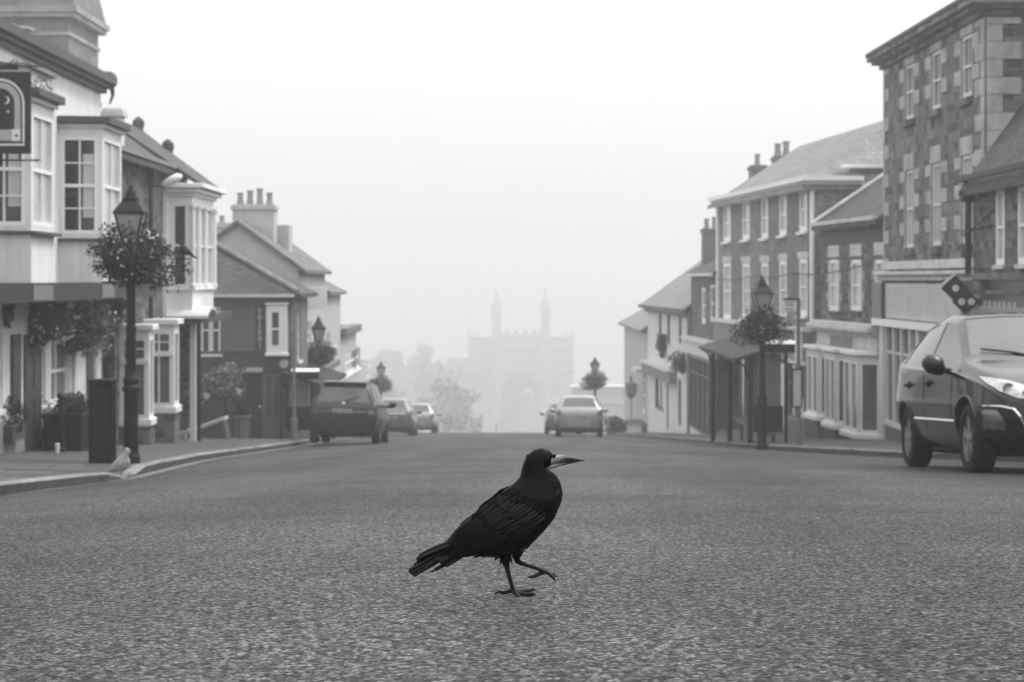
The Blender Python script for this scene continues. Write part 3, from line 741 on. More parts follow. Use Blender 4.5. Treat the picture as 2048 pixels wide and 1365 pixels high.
ledge(bo, fe, ex(535), ex(576), .32, ez(712), ez(706), 'white', .05, 0, 'sill'); ledge(bo, fe, ex(535), ex(576), .32, ez(610), ez(606), 'white', .05, 0, 'cap')
bxpart('ground_floor_band', fe, [((.0, .003, -5.6), (ex(488), .03, ez(706))), ((ex(488), .003, ez(747)), (6.98, .03, ez(706))), ((.0, .003, ez(707)), (6.98, .07, ez(703)))], 'renderdark', GH)
b = MB(fe); b.box((ex(489), -.15, ez(880)), (ex(525), -.1, ez(748))); dr = b.build('door', M['darkpaint'], GH); b = MB(fe); b.ball((ex(519), -.08, ez(815)), .04, 8, 5); b.build('handle', M['chrome'], dr)
b = MB(fe); b.box((ex(512), .003, ez(699)), (ex(528), .05, ez(613))); sb = b.build('sign_board', M['lead'], GH)
for i, ch in enumerate('NEWSAGENTS'): text_mesh(ch, .165, M['signwhite'], sb, (ex(520)-13.6, 59.944, ez(620.5+8*i)), (1, 0, 0), (0, 0, 1))
b = MB(fe); b.box((ex(492), .032, ez(745)), (ex(526), .09, ez(735))); sb = b.build('shop_sign', M['signgrey'], GH)
b = MB(fe)
for k in range(9): b.ball((ex(495+3.5*k), .095, ez(739.5+.9*math.sin(k*2.2))), (.022, .008, .03+.012*(k % 3)), 6, 4)
b.build('lettering', M['signwhite'], sb)
b = MB(fe); b.lathe([(.01, .36), (.13, .36), (.13, .42), (.01, .42)], (ex(571), 0, ez(727)), 14, axis='y'); b.tube([(ex(571), 0, ez(727)), (ex(571), .4, ez(727))], .02, 6); b.build('round_sign', M['signgrey'], GH)
m = MB(); slab(m, [(-13.9, 59.7, -.42), (-6.3, 59.7, -.42), (-6.3, 64.9, -.42), (-13.9, 64.9, -.42), (-9.36, 62.4, 1.14), (-13.9, 62.4, 1.14)], [(0, 1, 4, 5), (1, 2, 4), (2, 3, 5, 4)], .12)
ro = m.build('roof', M['slate'], GH)
m = MB(); m.box((-13.8, 59.56, -.52), (-6.5, 59.68, -.43)); m.build('gutter', M['offwhite'], GH)
m = MB(); m.tube([(-6.5, 59.85, -.5), (-6.5, 59.9, -5)], .05, 6); m.build('downpipe', M['midpaint'], GH)
m = MB(); m.tube([(-6.4, 59.75, -.34), (-9.36, 62.35, 1.2)], .08, 6); m.build('hip_tiles', M['slatepale'], ro)
c = at(450, 770, 58.6); t = thing('flowering_shrub', 'pale leafy shrub spilling over a low wall before the grey house', 'shrub', (c.x, c.y, pave_z(c.x, c.y)))
leaves(c, (.62, .5, .55), 1100, .13, rb, 'leafpale', 'foliage', t, droop=.2); m = MB(); m.tube([(c.x, c.y, pave_z(c.x, c.y)), (c.x, c.y, c.z)], [.06, .03], 6); m.build('stem', M['bark'], t)
c = at(428, 880, 57); pz = pave_z(c.x, c.y)
t = thing('low_wall', 'low sloping stone wall stub with a pale coping, left of the bus stop pole', 'wall', (c.x, c.y, pz))
m = MB(); m.hexa([(c.x-.75, c.y-.2, pz-.1), (c.x+.42, c.y-.2, pz-.1), (c.x+.42, c.y+.6, pz-.1), (c.x-.75, c.y+.6, pz-.1), (c.x-.75, c.y-.2, pz+.12), (c.x+.3, c.y-.2, pz+.52), (c.x+.3, c.y+.6, pz+.52), (c.x-.75, c.y+.6, pz+.12)]); m.build('stones', M['renderdark'], t)
m = MB(); m.hexa([(c.x-.78, c.y-.24, pz+.125), (c.x+.32, c.y-.24, pz+.525), (c.x+.32, c.y+.63, pz+.525), (c.x-.78, c.y+.63, pz+.125), (c.x-.78, c.y-.24, pz+.22), (c.x+.32, c.y-.24, pz+.62), (c.x+.32, c.y+.63, pz+.62), (c.x-.78, c.y+.63, pz+.22)]); m.build('coping', M['pale'], t)
c = at(497, 872, 59); pz = pave_z(c.x, c.y)
t = thing('stone_trough', 'square stone planter beside the dark doorway of the grey house', 'planter', (c.x, c.y, pz))
m = MB(); m.box((c.x-.32, c.y-.3, pz), (c.x+.02, c.y+.3, pz+.62)); m.box((c.x-.36, c.y-.34, pz+.58), (c.x+.06, c.y+.34, pz+.66)); m.build('trough', M['render'], t, bevel=.01)
leaves((c.x-.15, c.y, pz+.85), (.28, .28, .25), 300, .1, rb, 'leaf', 'foliage', t)
for px, py, lab in ((413, 792, 'small pale pointed pennant by the shrub'), (478, 782, 'small pale tilted notice above the low wall')):
    c = at(px, py, 58.2); t = thing('notice_board', lab, 'notice', (c.x, c.y, c.z)); m = MB()
    m.prism([(c.x-.1, c.y, c.z+.1), (c.x+.14, c.y, c.z+.02), (c.x-.03, c.y, c.z-.14)], (0, .02, 0)); m.build('panel', M['pale'], t)
    m = MB(); m.tube([(c.x, c.y+.03, c.z), (c.x, c.y+.03, pave_z(c.x, c.y))], .02, 6); m.build('post', M['iron'], t)

# ------------------------------------------------------------------ houses further down on the left
def plain_house(label, A, B, D, zb, ze, zr, wall, roof, wins, near=0, far=0, ridge=None, fm='white', gm='glassmid', gable=None):
    H = House('terraced_house', label, A, B, D, zb, ze, wall, 'houses further down the street')
    for q in wins: H.wpx(*q, cols=1, rows=1, fmat=fm, gmat=gm, sill=.06, fw=.09)
    H.finish(gable=gable, zr=zr); H.rf = H.roof(zr, roof, near=near, far=far, ridge=ridge)
    return H
H5 = plain_house('tall hazy house behind the grey house, with one broad chimney of four pots', (-7.0, 65.6), (-7.2, 77), 4.0, -7, .5, 1.95, 'hazepale', 'slatemid', [(604, 620, 612, 690), (622, 642, 614, 690), (626, 650, 636, 700)], gable=(0, 11.4))
c = at(510, 420, 69); chimney(H5.rf, (c.x, c.y), 1.42, 1.0, .3, 2.58, 4, 'hazepale', .5, .12)
H5b = House('terraced_house', 'hazy block with a low double chimney, left of the broad chimney', (-9.3, 70.5), (-9.3, 76), 4, -7, 1.2, 'hazepale', 'houses further down the street'); H5b.finish(gable=(0, 5.5), zr=1.7); r_ = H5b.roof(1.7, 'slatemid'); chimney(r_, (-10.2, 72), 1.0, .6, .8, 2.05, 2, 'hazepale', .3)
m = MB(); m.box((-8.35, 69.5, .3), (-7.75, 70.6, 1.9)); m.build('chimney_shoulder', M['hazepale'], H5.rf)
bb = bxpart('sign_box', H5.fr, [((2.2, .05, -1.0), (2.35, .75, -.25))], 'white', H5.root)
bxpart('awning', H5.fr, [((1.4, .003, -3.2), (9.8, .7, -3.0))], 'render', H5.root)
ledge(H5.root, H5.fr, 5, 7.6, .5, -2.7, -2.55, 'render', .1, 0, 'balcony')
H6 = plain_house('hazy flat fronted house next below the tall one on the left', (-7.2, 77), (-7.2, 84), 5, -8, -.35, 1.0, 'hazepale', 'slatemid', [(652, 664, 660, 715)], far=1.0)
H7 = plain_house('lowest faint house at the end of the left row', (-7.2, 84), (-7.25, 93), 6, -9, -2.2, -1.6, 'hazepale', 'slatemid', [(690, 700, 720, 745)])
bxpart('parapet', H7.fr, [((-.05, -.3, -2.3), (H7.L+.25, .25, -2.05))], 'render', H7.root)
bxpart('shop_board', H7.fr, [((-6.5, .05, -4.0), (-4.5, .3, -2.6))], 'pale', H7.root)
# ------------------------------------------------------------------ right side of the street
def quoins(name, fr, u, z0, z1, h, wl, ws, side, parent, m='quoin', p=.02):
    """alternating long and short blocks running up a corner or a window jamb; side=+1 grows to larger u"""
    b = MB(fr); k = 0; z = z0
    while z < z1-.05:
        w = wl if k % 2 else ws; e = min(z+h-.014, z1)
        a, c = (u, u+w) if side > 0 else (u-w, u)
        b.box((a, .003, z), (c, p, e)); z += h; k += 1
    return b.build(name, M[m], parent, bevel=.006)

# three storey stone house with blocky light surrounds
HA = House('stone_townhouse', 'tall three storey stone house with light chequered window surrounds and deep eaves', (10.72, 45.3), (10.6, 57), 12, -6, 6.12, 'ashlar')
fr = HA.fr
for d in (47.05, 50.3, 53.5):
    u = d-45.3
    for (z0, z1, r) in ((.86, 2.93, 0), (4.3, 5.75, 1)):
        HA.win(u-.52, u+.52, z0, z1, cols=2, rows=1, gmat='glassmid' if r else 'glasslight', fw=.08, depth=.09, sill=-.01, fmat='offwhite')
        for s in (-1, 1): quoins('surround', fr, u+s*.525, z0-.02, z1+.0, .36, .70, .11, s, HA.root)
        lb = [((u-.62, .003, z1+.01), (u-.014, .03, z1+.44)), ((u+.014, .003, z1+.01), (u+.62, .03, z1+.44))] if r == 0 else [((u-.62, .003, z1+.01), (u+.62, .025, z1+.22))]
        bxpart('lintel', fr, lb, 'quoin', HA.root, .006)
        bxpart('sill', fr, [((u-.62, .003, z0-.2), (u+.62, .1, z0-.03))], 'ashlar', HA.root)
HA.finish(depth=.2)
quoins('quoins', fr, .03, -.2, 5.95, .40, .85, .3, 1, HA.root, p=.03); quoins('quoins', fr, HA.L-.03, -.2, 5.95, .40, .75, .2, -1, HA.root, p=.03)
fsd = Fr((10.72, 45.3), (22, 45.3), (0, -1))
quoins('quoins', fsd, .03, -.2, 5.95, .40, .78, .36, 1, HA.root, p=.03)
b = MB(fsd); b.box((1.05, .002, 4.9), (1.6, .02, 5.9)); sw = b.build('window', M['white'], HA.root); b = MB(fsd)
for k in range(2):
    for j in range(3): b.box((1.1+.25*k, .018, 4.95+.31*j), (1.3+.25*k, .03, 5.2+.31*j))
b.build('pane', M['glass'], sw)
m = MB(fr)
for z0, z1, o in ((5.98, 6.12, .12), (6.124, 6.22, .30), (6.224, 6.36, .42)): m.box((-o, -12.5, z0), (HA.L+o, o, z1))
m.build('eaves_cornice', M['ashlar'], HA.root)
m = MB(fr); slab(m, [(-.45, .45, 6.47), (HA.L+.45, .45, 6.47), (HA.L-3, -5, 8.6), (3, -5, 8.6), (-.45, -12.4, 6.47), (HA.L+.45, -12.4, 6.47)], [(0, 1, 2, 3), (4, 0, 3), (1, 5, 2), (5, 4, 3, 2)], .1); m.build('roof', M['slate'], HA.root)
bxpart('moulding', fr, [((-.02, .003, .12), (HA.L+.25, .28, .22)), ((.0, .003, -.02), (HA.L+.2, .16, .116)), ((0, .003, .28), (HA.L, .08, .5))], 'granite', HA.root, .02)
sf = bxpart('shop_fascia', fr, [((.2, .003, -1.05), (HA.L, .22, -.1))], 'pale', HA.root)
bxpart('end_block', fr, [((HA.L-1.3, .225, -1.1), (HA.L+.02, .34, -.08))], 'darkpaint', sf)
bxpart('cornice', fr, [((.1, .003, -1.28), (HA.L+.02, .36, -1.09))], 'white', sf)
def shopfront(H, u0, u1, z0, z1, n, m='offwhite', w=.02, trans=.7, g='glassmid', riser='darkpaint', rz=-6):
    fr = H.fr; b = MB(fr)
    for k in range(n+1):
        u = lerp(u0, u1, k/n); b.box((u-.06, w, z0), (u+.06, w+.12, z1))
    b.box((u0-.06, w, z1), (u1+.06, w+.14, z1+.12)); b.box((u0-.06, w, z0-.12), (u1+.06, w+.16, z0-.002))
    for k in range(n): b.box((lerp(u0, u1, k/n)+.06, w+.01, z1-trans-.03), (lerp(u0, u1, (k+1)/n)-.06, w+.08, z1-trans+.03))
    o = b.build('shop_window', M[m], H.root)
    b = MB(fr); b.box((u0, .003, z0), (u1, w+.03, z1)); b.build('pane', M[g], o)
    b = MB(fr); b.box((u0-.05, .003, rz), (u1+.05, w+.1, z0-.125)); b.build('stall_riser', M[riser], o)
    return o
shopfront(HA, 1.2, 5.2, -3.6, -1.3, 4, w=.1); shopfront(HA, 7.2, 10.4, -3.9, -1.3, 3, w=.1, g='glass')
bxpart('pilaster', fr, [((HA.L-1.05, .003, -6), (HA.L-.55, .24, -1.29)), ((6.0, .003, -6), (6.35, .24, -1.29)), ((HA.L-.25, .003, -6), (HA.L+.02, .14, .1))], 'offwhite', HA.root)

# near dark slate roofed house, cut by the right edge
HB = House('slate_house', 'low dark stone house under a steep slate roof, cut by the right edge', (10.42, -16), (10.42, 45.2), 6, -5, 2.42, 'rubble')
fr = HB.fr
for px in (2001, 2046):
    u, _ = fr.pick(px); HB.win(u-.36, u+.36, .32, 1.92, cols=1, rows=1, gmat='glasslight', fw=.1, sill=.08, depth=.06, smat='granite')
    bxpart('lintel', fr, [((u-.55, .003, 1.94), (u+.55, .04, 2.18))], 'ashlar', HB.root)
HB.finish(gable=(0, HB.L), zr=6.6, depth=.2); HB.roof(6.6, 'slate', over=.3, eo=.14)
ud, _ = fr.pick(1949); m = MB(fr); m.tube([(ud, .14, 2.2), (ud, .14, -5)], .075, 8); m.box((ud-.16, .02, 1.75), (ud+.16, .3, 2.0)); m.tube([(ud, .3, 2.35), (ud, .14, 2.1), (ud, .14, 1.9)], .06, 6); m.build('downpipe', M['iron'], HB.root)
m = MB(fr); m.box((0, .26, 2.2), (HB.L+.1, .4, 2.32)); m.build('gutter', M['iron'], HB.root)
sf = bxpart('shop_fascia', fr, [((40, .003, -1.1), (HB.L-.1, .3, .0))], 'darkpaint', HB.root)
bxpart('cornice', fr, [((40, .003, .003), (HB.L-.05, .42, .14)), ((40, .303, -.3), (HB.L-.4, .36, -.22)), ((HB.L-2.4, .303, -.26), (HB.L-.4, .40, .0))], 'ashlar', sf)
b = MB(fr)
for k in range(7): b.box((HB.L-2.6-.42*k, .303, -.85), (HB.L-2.45-.42*k+.12, .315, -.45))
b.build('lettering', M['signgrey'], sf)
m = MB(fr)   # folded canvas blind under the fascia
pr = [(.05, -1.1), (.2, -.45), (.36, -.62), (.5, -1.25), (.45, -1.35), (.05, -1.4)]
m.prism([(HB.L-6.5, w, z) for w, z in pr], (5.6, 0, 0)); m.build('awning', M['dado'], HB.root)
shopfront(HB, 46, 59, -3.4, -1.5, 5, m='darkpaint', g='glass')
t = thing('iron_bracket', 'wrought iron scroll bracket on the dark house above the domino sign', 'bracket', tuple(fr((HB.L-2.0, 0, .8))))
m = MB(); d = 43.2
m.tube([at(2012, 404, d), at(1990, 418, d), at(1966, 440, d), at(1935, 466, d)], .018, 6); m.tube([at(2016, 460, d), at(1992, 452, d), at(1965, 455, d), at(1926, 468, d)], .018, 6)
for px, py, r in ((1928, 466, 8), (2005, 492, 9), (2002, 512, 7), (1998, 478, 10)):
    m.tube([at(px+r*(1-k*.06)*math.cos(k*.7), py+r*(1-k*.06)*math.sin(k*.7), d) for k in range(13)], .013, 5)
m.tube([at(2012, 404, d), at(2013, 460, d), at(2012, 525, d)], .016, 6); m.tube([at(2012, 440, d), (10.42, d, .6)], .016, 6)
m.build('scrollwork', M['iron'], t)
# projecting double domino sign
d = 43.4; t = thing('domino_sign', 'projecting sign of two dark dominoes with white dots, tilted on its corner', 'sign', tuple(at(1922, 590, d)))
s = 27*d/4000
for (px, py, dots) in ((1911, 577, ((0, 0),)), (1933, 604, ((-.36, 0), (.36, 0)))):
    c = at(px, py, d); m = MB(); m.prism([(c.x-s, c.y, c.z), (c.x, c.y, c.z+s), (c.x+s, c.y, c.z), (c.x, c.y, c.z-s)], (0, .12, 0)); o = m.build('tile', M['signboard'], t, bevel=.01)
    m = MB()
    for a, b_ in dots: m.lathe([(.001, -.012), (.075, -.012), (.075, 0), (.001, 0)], (c.x+a*s, c.y, c.z+b_*s), 14, axis='y')
    m.build('dot', M['signwhite'], o)
c1, c2 = at(1911, 577, d), at(1933, 604, d); m = MB()
m.prism([(c1.x-s*1.08, d+.01, c1.z), (c1.x-s, d+.01, c1.z+.08), (c1.x, d+.01, c1.z+s*1.08), (c1.x, d+.01, c1.z+s)], (0, .1, 0)); m.box((c2.x, d+.05, c2.z-.06), (10.45, d+.1, c2.z)); m.box((c1.x, d+.05, c1.z+s*.6), (10.45, d+.1, c1.z+s*.6+.05)); m.build('bracket', M['granite'], t)

# low stone house between
HC = House('low_stone_house', 'low two storey stone house with a white double bowed shopfront', (10.6, 57.05), (9.98, 64.6), 6.5, -7, 1.9, 'rubble')
fr = HC.fr
for px0, px1 in ((1660, 1677), (1704, 1722), (1752, 1768)):
    HC.wpx(px0, 520, px1, 622, cols=1, rows=1, gmat='glasslight', fw=.11, sill=.1, depth=.06, smat='ashlar')
    a, b_ = fr.pick(px1)[0], fr.pick(px0)[0]
    bxpart('lintel', fr, [((a-.15, .003, fr.pick(1690, 514)[1]), (b_+.15, .03, fr.pick(1690, 490)[1]))], 'granite', HC.root)
    for u, s in ((a-.02, -1), (b_+.02, 1)): quoins('surround', fr, u, fr.pick((px0+px1)/2, 622)[1], fr.pick((px0+px1)/2, 522)[1], .3, .36, .2, s, HC.root, 'quoin', .015)
HC.finish(gable=(0, HC.L), zr=4.1, depth=.2); rr = HC.roof(4.1, 'slate', over=.3, eo=.12, far=0)
bxpart('dark_band', fr, [((.1, .003, fr.pick(1710, 491)[1]), (HC.L-.15, .012, fr.pick(1710, 461)[1]))], 'renderdark', HC.root)  # dark strip on the wall between eaves and lintels
bxpart('gutter', fr, [((-.1, .2, 1.72), (HC.L+.1, .34, 1.84))], 'granite', HC.root)
m = MB(fr); m.tube([(HC.L+.06, .32, 1.8), (HC.L+.06, -3.2, 4.16)], .07, 6); m.build('verge', M['granite'], rr)
zc = fr.pick(1700, 660)[1]
bxpart('cornice', fr, [((.05, .003, zc), (HC.L, .5, zc+.14)), ((.05, .003, zc+.143), (HC.L, .36, zc+.24)), ((.05, .003, zc-.12), (HC.L, .3, zc-.003))], 'granite', HC.root, .02)
zt = zc-.14
bxpart('shop_fascia', fr, [((.1, .003, zt-.5), (HC.L-.05, .16, zt))], 'granite', HC.root)
bxpart('fascia_panel', fr, [((3.0, .163, zt-.45), (5.6, .19, zt-.08))], 'midpaint', HC.root)
for (a, b_, zs) in ((.15, 2.55, -4.38), (2.85, 4.9, -4.3), (5.05, 7.3, -4.2)):
    pj = .62; o = bay(HC.root, fr, a, b_, pj, -6.5, zs, zt-.72, zt-.52, 'offwhite', cant=.35, name='bow_window', near=dict(cols=1, rows=1, sash=False, gmat='glassmid', ml=.1, mr=.08, fw=.05), front=dict(cols=1, rows=1, n=2, sash=False, gmat='glassmid', ml=.08, mr=.08, fw=.05), far=dict(cols=1, rows=1, sash=False, gmat='glassmid', ml=.1, mr=.08))
    ledge(o, fr, a, b_, pj, zt-.515, zt-.4, 'white', .1, .35, 'cornice'); ledge(o, fr, a, b_, pj, zs-.2, zs-.06, 'white', .1, .35, 'sill'); ledge(o, fr, a, b_, pj, zs-.06, zs-.01, 'white', .05, .35, 'moulding')
    ledge(o, fr, a, b_, pj, -6.5, zs-.205, 'lead', .02, .35, 'stall_riser')
    b = MB(fr)
    for k in range(4): b.box((lerp(a+.1, b_-.4, k/3), .02, zt-.5), (lerp(a+.1, b_-.4, k/3)+.34, .17, zt-.38))
    b.build('transom_light', M['glass'], o)

# three storey brick house
HD = House('brick_house', 'three storey brick house with two rows of five white sashes and a pale slate roof', (9.95, 66), (8.6, 83.5), 7, -9, 3.35, 'brick')
fr = HD.fr
for (a, b_, t0, b0, t1, b1) in ((1448, 1462, 410, 484, 527, 638), (1486, 1500, 403, 480, 527, 638), (1524, 1537, 395, 477, 526, 638), (1560, 1574, 387, 471, 522, 640), (1600, 1615, 375, 464, 518, 632)):
    for (p, q, k) in ((t0, b0, 0), (t1, b1, 1)):
        HD.wpx(a, p, b_, q, cols=2 if k else 1, rows=2 if k else 1, gmat='glasslight', fw=.15, sill=.14, depth=.05)
        u0, u1 = fr.pick(b_)[0], fr.pick(a)[0]; c = (a+b_)/2
        if k: bxpart('lintel', fr, [((u0-.22, .003, fr.pick(c, p-1)[1]), (u1+.22, .04, fr.pick(c, p-14)[1]))], 'granite', HD.root)
HD.finish(depth=.16)
m = MB(fr)
for z0, z1, o in ((3.0, 3.14, .12), (3.143, 3.26, .24), (3.263, 3.42, .4)): m.box((-.02, -.6 if o > .2 else 0, z0), (HD.L+.3, o, z1)); m.box((-o, -1.6, z0), (-.003, o-.003, z1-.002))
m.build('cornice', M['white'], HD.root)
rd = HD.roof(5.62, 'slatepale', over=.42, near=2.4, far=0, eo=.2)
bxpart('corner_board', fr, [((-.12, .003, -1.6), (.16, .09, 3.0)), ((HD.L-.32, .003, -2.6), (HD.L, .09, 3.0))], 'white', HD.root)
chimney(rd, (10.55, 86), .62, 1.2, 3.5, 4.9, 1, 'render', .6, .13); chimney(rd, (11.5, 85.2), .75, .9, 4.0, 5.25, 2, 'render', .65, .16)
rear = bxpart('rear_wing', Fr((10, 67), (18, 67), (0, -1)), [((1.2, -3, -6), (8, .6, 3.7)), ], 'render', HD.root); bxpart('wing_gutter', Fr((10, 67), (18, 67), (0, -1)), [((.9, .6, 3.72), (8, .85, 3.84))], 'white', rear)
for (z0, u0, u1) in ((fr.pick(1540, 655)[1], .2, HD.L-.2),):
    sfa = bxpart('shop_fascia', fr, [((u0, .003, z0-1.0), (u1, .22, z0))], 'midpaint', HD.root)
    bxpart('cornice', fr, [((u0, .003, z0+.003), (u1, .34, z0+.14)), ((u0, .003, z0-1.1), (u1, .26, z0-1.003))], 'offwhite', sfa)
    b = MB(fr)
    for k in range(14): b.box((2.2+.55*k, .225, z0-.7), (2.2+.55*k+.3, .24, z0-.3))
    b.build('lettering', M['signwhite'], sfa)
shopfront(HD, .8, 7.5, -4.7, z0-1.15, 5, m='midpaint', g='glass', rz=-9); shopfront(HD, 9, 16.5, -5.4, z0-1.15, 5, m='midpaint', g='glass', rz=-9)
bxpart('banner', fr, [((.5, .25, fr.pick(1618, 722)[1]), (1.5, .3, fr.pick(1618, 664)[1]))], 'signwhite', HD.root)
bxpart('window_display', fr, [((1.55, .15, fr.pick(1610, 800)[1]), (2.3, .19, fr.pick(1610, 735)[1]))], 'pale', HD.root)

# narrow stone house, white house, far grey house
HE = House('narrow_stone_house', 'narrow grey stone house squeezed between the brick house and the white house', (8.58, 83.55), (8.32, 93), 6, -10, .42, 'rubble')
HE.wpx(1401, 576, 1411, 648, cols=1, rows=1, gmat='glasslight', fw=.16); HE.wpx(1418, 570, 1428, 644, cols=1, rows=1, gmat='glassmid', fw=.14); HE.finish(gable=(0, HE.L), zr=2.2); re_ = HE.roof(2.2, 'slate', over=.2)
bxpart('gutter', HE.fr, [((0, .12, .16), (HE.L, .26, .28))], 'offwhite', HE.root); chimney(re_, (9.15, 92.2), .75, 1.0, .2, 2.35, 2, 'render', .55, .13)
zf = HE.fr.pick(1400, 682)[1]; bxpart('shop_fascia', HE.fr, [((0, .003, zf-.6), (HE.L, .35, zf)), ((0, .003, zf+.002), (HE.L, .5, zf+.14))], 'offwhite', HE.root)
shopfront(HE, .5, 8.8, -6.6, zf-.8, 5, m='darkpaint', g='glassmid', riser='stucco', rz=-10)
HF = House('white_house', 'white rendered house with narrow dark upstairs windows and pale slate roof', (8.3, 93.05), (7.52, 111), 6.5, -12, -1.1, 'stucco')
for a, b_, y1 in ((1317, 1323, 690), (1334, 1340, 690), (1357, 1363, 688)): HF.wpx(a, 612, b_, y1, cols=1, rows=1, gmat='glass', fmat='darkpaint', fw=.1)
for a, b_, y0, y1, g in ((1310, 1327, 752, 822, 'glass'), (1333, 1337, 752, 862, 'glass'), (1356, 1362, 758, 852, 'glass')): HF.wpx(a, y0, b_, y1, cols=2 if b_-a > 9 else 1, rows=1, gmat=g, fmat='darkpaint', fw=.12, sash=False)
HF.finish(depth=.2); HF.roof(1.25, 'slatepale', over=.45, far=0, eo=.35)
bxpart('gutter', HF.fr, [((-.1, .3, -1.5), (HF.L+.3, .5, -1.36)), ((0, .003, -1.75), (HF.L, .2, -1.5))], 'lead', HF.root)
zf = HF.fr.pick(1320, 733)[1]; bxpart('shop_fascia', HF.fr, [((5, .003, zf-.55), (HF.L-.6, .4, zf))], 'midpaint', HF.root); bxpart('cornice', HF.fr, [((5, .003, zf+.003), (HF.L-.6, .5, zf+.12))], 'offwhite', HF.root)
bxpart('downpipe', HF.fr, [((-.2, .003, -10), (.15, .15, -1.5))], 'midpaint', HF.root)
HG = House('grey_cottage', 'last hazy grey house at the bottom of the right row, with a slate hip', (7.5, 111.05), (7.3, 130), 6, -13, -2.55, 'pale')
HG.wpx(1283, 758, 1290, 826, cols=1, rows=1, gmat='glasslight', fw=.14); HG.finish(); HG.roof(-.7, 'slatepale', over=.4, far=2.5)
bxpart('fascia', HG.fr, [((.2, .003, HG.fr.pick(1285, 742)[1]), (3.5, .6, HG.fr.pick(1285, 734)[1]))], 'offwhite', HG.root); bxpart('dado', HG.fr, [((0, .003, -13), (3.5, .15, -8.0))], 'render', HG.root)
t = thing('overhead_cable', 'thin dark cable strung along the brick house front below its lintels', 'cable', tuple(HD.fr((0, .3, .1))))
m = MB(HD.fr); m.tube([(-9, .5, .42)]+[(u, .3, .18-.012*u+.05*math.sin(u*.9)) for u in range(-2, 18, 2)], .022, 5); m.build('wire', M['iron'], t)
rb = random.Random(33)
GR = 'flower baskets hung along the right hand shops'
c = at(1328, 690, 103); bk = thing('window_box', 'dark trailing window box hung under the white house windows', 'planter', (c.x, c.y, c.z)); leaves(c, (.4, .9, .55), 700, .16, rb, 'leaf', 'foliage', bk); m = MB(); m.box((c.x-.3, c.y-.9, c.z-.2), (c.x+.25, c.y+.9, c.z+.55)); m.build('trough', M['black'], bk)
c = at(1371, 727, 95); hanging_basket('wide dark flower basket over the white house shop door', c, (.75, .7, .5), 900, rb, fl=0, group=GR, size=.14, wallx=8.3)

# ------------------------------------------------------------------ street furniture
def mk_lamp():
    t = thing('street_lamp', None, 'street lamp')
    m = MB(); m.lathe([(.135, 0), (.135, .1), (.12, .13), (.11, .16), (.102, 1.02), (.125, 1.05), (.125, 1.10), (.10, 1.13), (.115, 1.18), (.115, 1.22), (.078, 1.28)], n=16); m.build('pedestal', M['iron'], t, smooth=False)
    m = MB(); m.lathe([(.09, 1.26), (.075, 1.32), (.07, 1.9), (.08, 1.92), (.08, 1.96), (.066, 1.98), (.06, 3.0), (.09, 3.03), (.09, 3.08), (.05, 3.12), (.04, 3.2)], n=14); m.build('column', M['iron'], t)
    m = MB()
    def frus(r0, z0, r1, z1): m.loft([[(a*r0, b*r0, z0) for a, b in ((-1, -1), (1, -1), (1, 1), (-1, 1))], [(a*r1, b*r1, z1) for a, b in ((-1, -1), (1, -1), (1, 1), (-1, 1))]])
    frus(.098, 3.22, .188, 3.60); m.build('lantern_glass', M['lampglass'], t)
    m = MB()
    for a, b in ((-1, -1), (1, -1), (1, 1), (-1, 1)):
        m.tube([(a*.10, b*.10, 3.2), (a*.20, b*.20, 3.62)], .016, 4); m.tube([(a*.03, b*.03, 3.1), (a*.10, b*.10, 3.22)], .014, 4)
    m.box((-.11, -.11, 3.19), (.11, .11, 3.215)); m.build('lantern_frame', M['iron'], t)
    m = MB(); frus(.225, 3.61, .225, 3.645); frus(.215, 3.646, .11, 3.80); frus(.115, 3.80, .115, 3.83)
    m.lathe([(.10, 3.83), (.075, 3.90), (.085, 3.905), (.06, 3.96), (.025, 3.98), (.035, 4.01), (.012, 4.03), (.002, 4.10)], n=10); m.build('lantern_roof', M['iron'], t)
    m = MB(); m.tube([(-.42, 0, 2.62), (.42, 0, 2.62)], .014, 6); m.tube([(0, -.42, 2.62), (0, .42, 2.62)], .014, 6); m.build('cross_arm', M['iron'], t)
    return t
def mk_ring():
    t = thing('flower_ring', None, 'flower basket'); rg = random.Random(5)
    leaves((0, 0, 0), (.54, .54, .40), 5600, .052, rg, 'leaf', 'foliage', t, shell=.35, droop=.12, lump=5)
    petals((0, 0, .03), (.53, .53, .37), 90, .04, rg, t)
    m = MB(); m.lathe([(.10, -.3), (.3, -.28), (.42, -.05), (.40, -.05), (.28, -.24), (.10, -.26)], n=14); m.ball((0, 0, -.03), (.42, .42, .28), 16, 9); m.build('basket_liner', M['moss'], t)
    return t
LAMP, RING = mk_lamp(), mk_ring()
lamps = [(262, 29.0, 'black street lamp beside the dark cabinet on the left pavement', 'leafy flower ring with white blooms round the lamp beside the dark cabinet', 3.0, 1.0),
         (1524, 46.4, 'dark street lamp by the slatted bus shelter on the right', 'flower ring on the lamp by the right hand bus shelter', 2.86, 1.0),
         (637, 67.0, 'hazy street lamp behind the left bus shelter', 'faint flower ring on the lamp behind the left bus shelter', 2.75, 1.0),
         (1190, 112, 'distant pale street lamp beyond the silver car, near the gatehouse', 'distant flower ring on the lamp beyond the silver car', 2.7, 1.15),
         (762, 118, 'very faint street lamp above the second car on the left', 'very faint flower ring above the second car on the left', 2.7, 1.1)]
